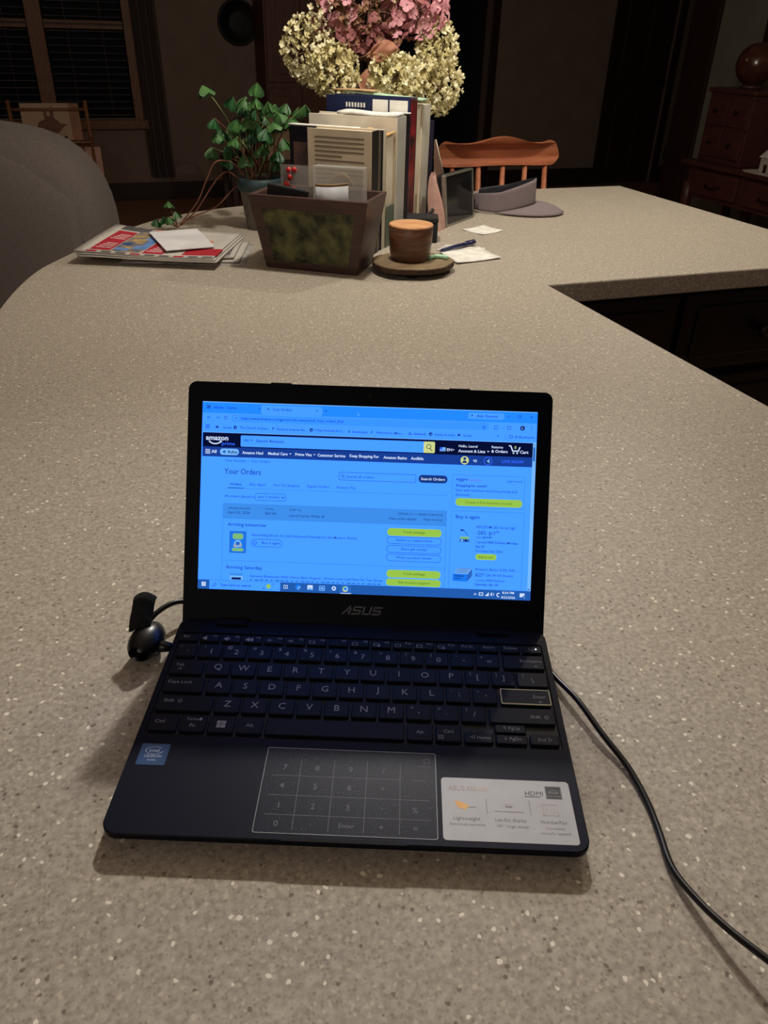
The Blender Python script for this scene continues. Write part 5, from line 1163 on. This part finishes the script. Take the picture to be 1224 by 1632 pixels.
def bloom(cx, cy, cz, rx, ry, rz, n, kinds, label, nstuff, tw=10, axis=None):
    o = thing('hydrangea_stem', label, 'flower', c3(VX, VY, 0.06), ANG, 'dried hydrangeas in the vase')
    C = Vector((cx-VX, cy-VY, cz-0.06))
    rg = random.Random(int((cx+2)*1000))
    base = Vector((C.x*0.06, C.y*0.06, 0.0))
    neck = Vector((C.x*0.12, C.y*0.12, 0.165))
    MB().tube(crom([base, neck, C*0.55+Vector((0, 0, 0.085)), C], 6), 0.0026, 6).build('stem', M_tw, o, True)
    tm = MB()
    for i in range(tw):
        d = Vector((rg.gauss(0, 1), rg.gauss(0, 1), rg.gauss(0, 1))).normalized()
        tm.tube([C*0.98, C+Vector((d.x*rx*0.5, d.y*ry*0.5, d.z*rz*0.4-0.004)), C+Vector((d.x*rx*0.92, d.y*ry*0.92, d.z*rz*0.92))], [0.0016, 0.0011, 0.0006], 5)
    tm.build('branchlets', M_tw, o, True)
    def place(i, N, rad):
        # spiral over the head
        zz = 1-2*(i+0.5)/N; a = i*2.39996+rg.uniform(-0.25, 0.25); s_ = math.sqrt(max(0, 1-zz*zz))
        d = Vector((s_*math.cos(a), s_*math.sin(a), zz+rg.uniform(-0.05, 0.05))).normalized()
        k = rad*rg.uniform(0.90, 1.06)
        p = C + Vector((d.x*rx*k, d.y*ry*k, d.z*rz*k))
        nrm = Vector((d.x/rx, d.y/ry, d.z/rz)).normalized()
        q = nrm.to_track_quat('Z', 'Y').to_euler()
        return p, (q.x+rg.uniform(-0.5, 0.5), q.y+rg.uniform(-0.5, 0.5), q.z+rg.uniform(0, 3))
    for i in range(n):
        p, r = place(i, n, 1.0)
        s_ = rg.uniform(0.8, 1.2)
        inst(FL[rg.choice(kinds)], 'floret', o, p, r, (s_, s_, s_))
    if nstuff:
        st_ = MB()
        src = FL[kinds[-1]]
        sv = [v.co.copy() for v in src.vertices]; sf = [tuple(p.vertices) for p in src.polygons]
        for i in range(nstuff):
            p, r = place(i, nstuff, rg.uniform(0.72, 0.93))
            Mx = Matrix.Translation(p) @ Euler(r).to_matrix().to_4x4()
            st_.add(sv, sf, 0, Mx)
        so = st_.build('inner_florets', src.materials[0], o, True); so['kind'] = 'stuff'
    return o
bloom(-0.222, 1.845, 0.366, 0.062, 0.055, 0.072, 130, ['c', 'c', 'c2'], 'cream dried hydrangea head at the far left of the bouquet', 90)
bloom(-0.158, 1.795, 0.325, 0.060, 0.050, 0.055, 150, ['c2', 'c', 'c2'], 'olive-cream hydrangea head low on the left, just above the books', 140)
bloom(-0.018, 1.790, 0.318, 0.062, 0.050, 0.046, 150, ['c', 'c', 'c2'], 'cream hydrangea head low in the middle, resting above the folder', 120)
bloom(0.082, 1.865, 0.372, 0.050, 0.050, 0.062, 130, ['c', 'c2'], 'cream hydrangea head at the upper right of the bouquet', 90)
bloom(0.088, 1.835, 0.300, 0.056, 0.052, 0.062, 150, ['c', 'c', 'c2'], 'cream hydrangea head hanging low at the far right', 130)
bloom(-0.080, 1.855, 0.455, 0.100, 0.062, 0.070, 90, ['p', 'p', 'p2', 'b'], 'large pink hydrangea head at the top middle of the bouquet', 110, 26)
bloom(0.035, 1.855, 0.455, 0.070, 0.055, 0.060, 60, ['p', 'p2', 'p'], 'pink hydrangea head at the top right of the bouquet', 50, 16)
bloom(-0.168, 1.865, 0.452, 0.050, 0.050, 0.062, 34, ['p', 'p2', 'c'], 'small pink hydrangea head at the top left of the bouquet', 30, 10)
bloom(-0.075, 1.845, 0.385, 0.075, 0.045, 0.035, 60, ['b', 'b', 'p2'], 'faded brown hydrangea head in the centre of the bouquet', 90, 24)
bloom(-0.020, 1.865, 0.500, 0.050, 0.045, 0.050, 60, ['c', 'c2', 'p'], 'cream and pink hydrangea head rising out of the top', 40)
def dryleaf(x, y, z, rot, sc, label):
    o = thing('dried_leaf', label, 'leaf', c3(x, y, z), ANG, 'dried leaves in the bouquet')
    def fn(u, v):
        a = 2*u-1
        w_ = 0.026*math.sin(min(1, v*1.02)*PI)**0.7
        return (a*w_*sc, 0.012*math.sin(v*6+a*2)*sc+0.010*abs(a)*sc, 0.085*(v-0.5)*sc + 0.006*math.sin(a*5))
    MB().grid(fn, 12, 16).build('blade', mat('coppery_dry_leaf', (158, 104, 82), (188, 136, 108), 40, 0.7, bump=0.5), o, True, solid=0.0008, rot=rot)
    MB().tube([(0, 0, -0.04*sc), (0.004, 0.01, -0.075*sc)], 0.0014, 6).build('stalk', M_tw, o, True, rot=rot)
dryleaf(-0.045, 1.775, 0.366, (0.5, 1.35, 0.3), 0.80, 'curled copper-coloured dried leaf in the middle of the bouquet')
dryleaf(-0.078, 1.780, 0.298, (-0.2, 0.15, 0.4), 0.70, 'drooping copper-coloured dried leaf between the two low cream heads')
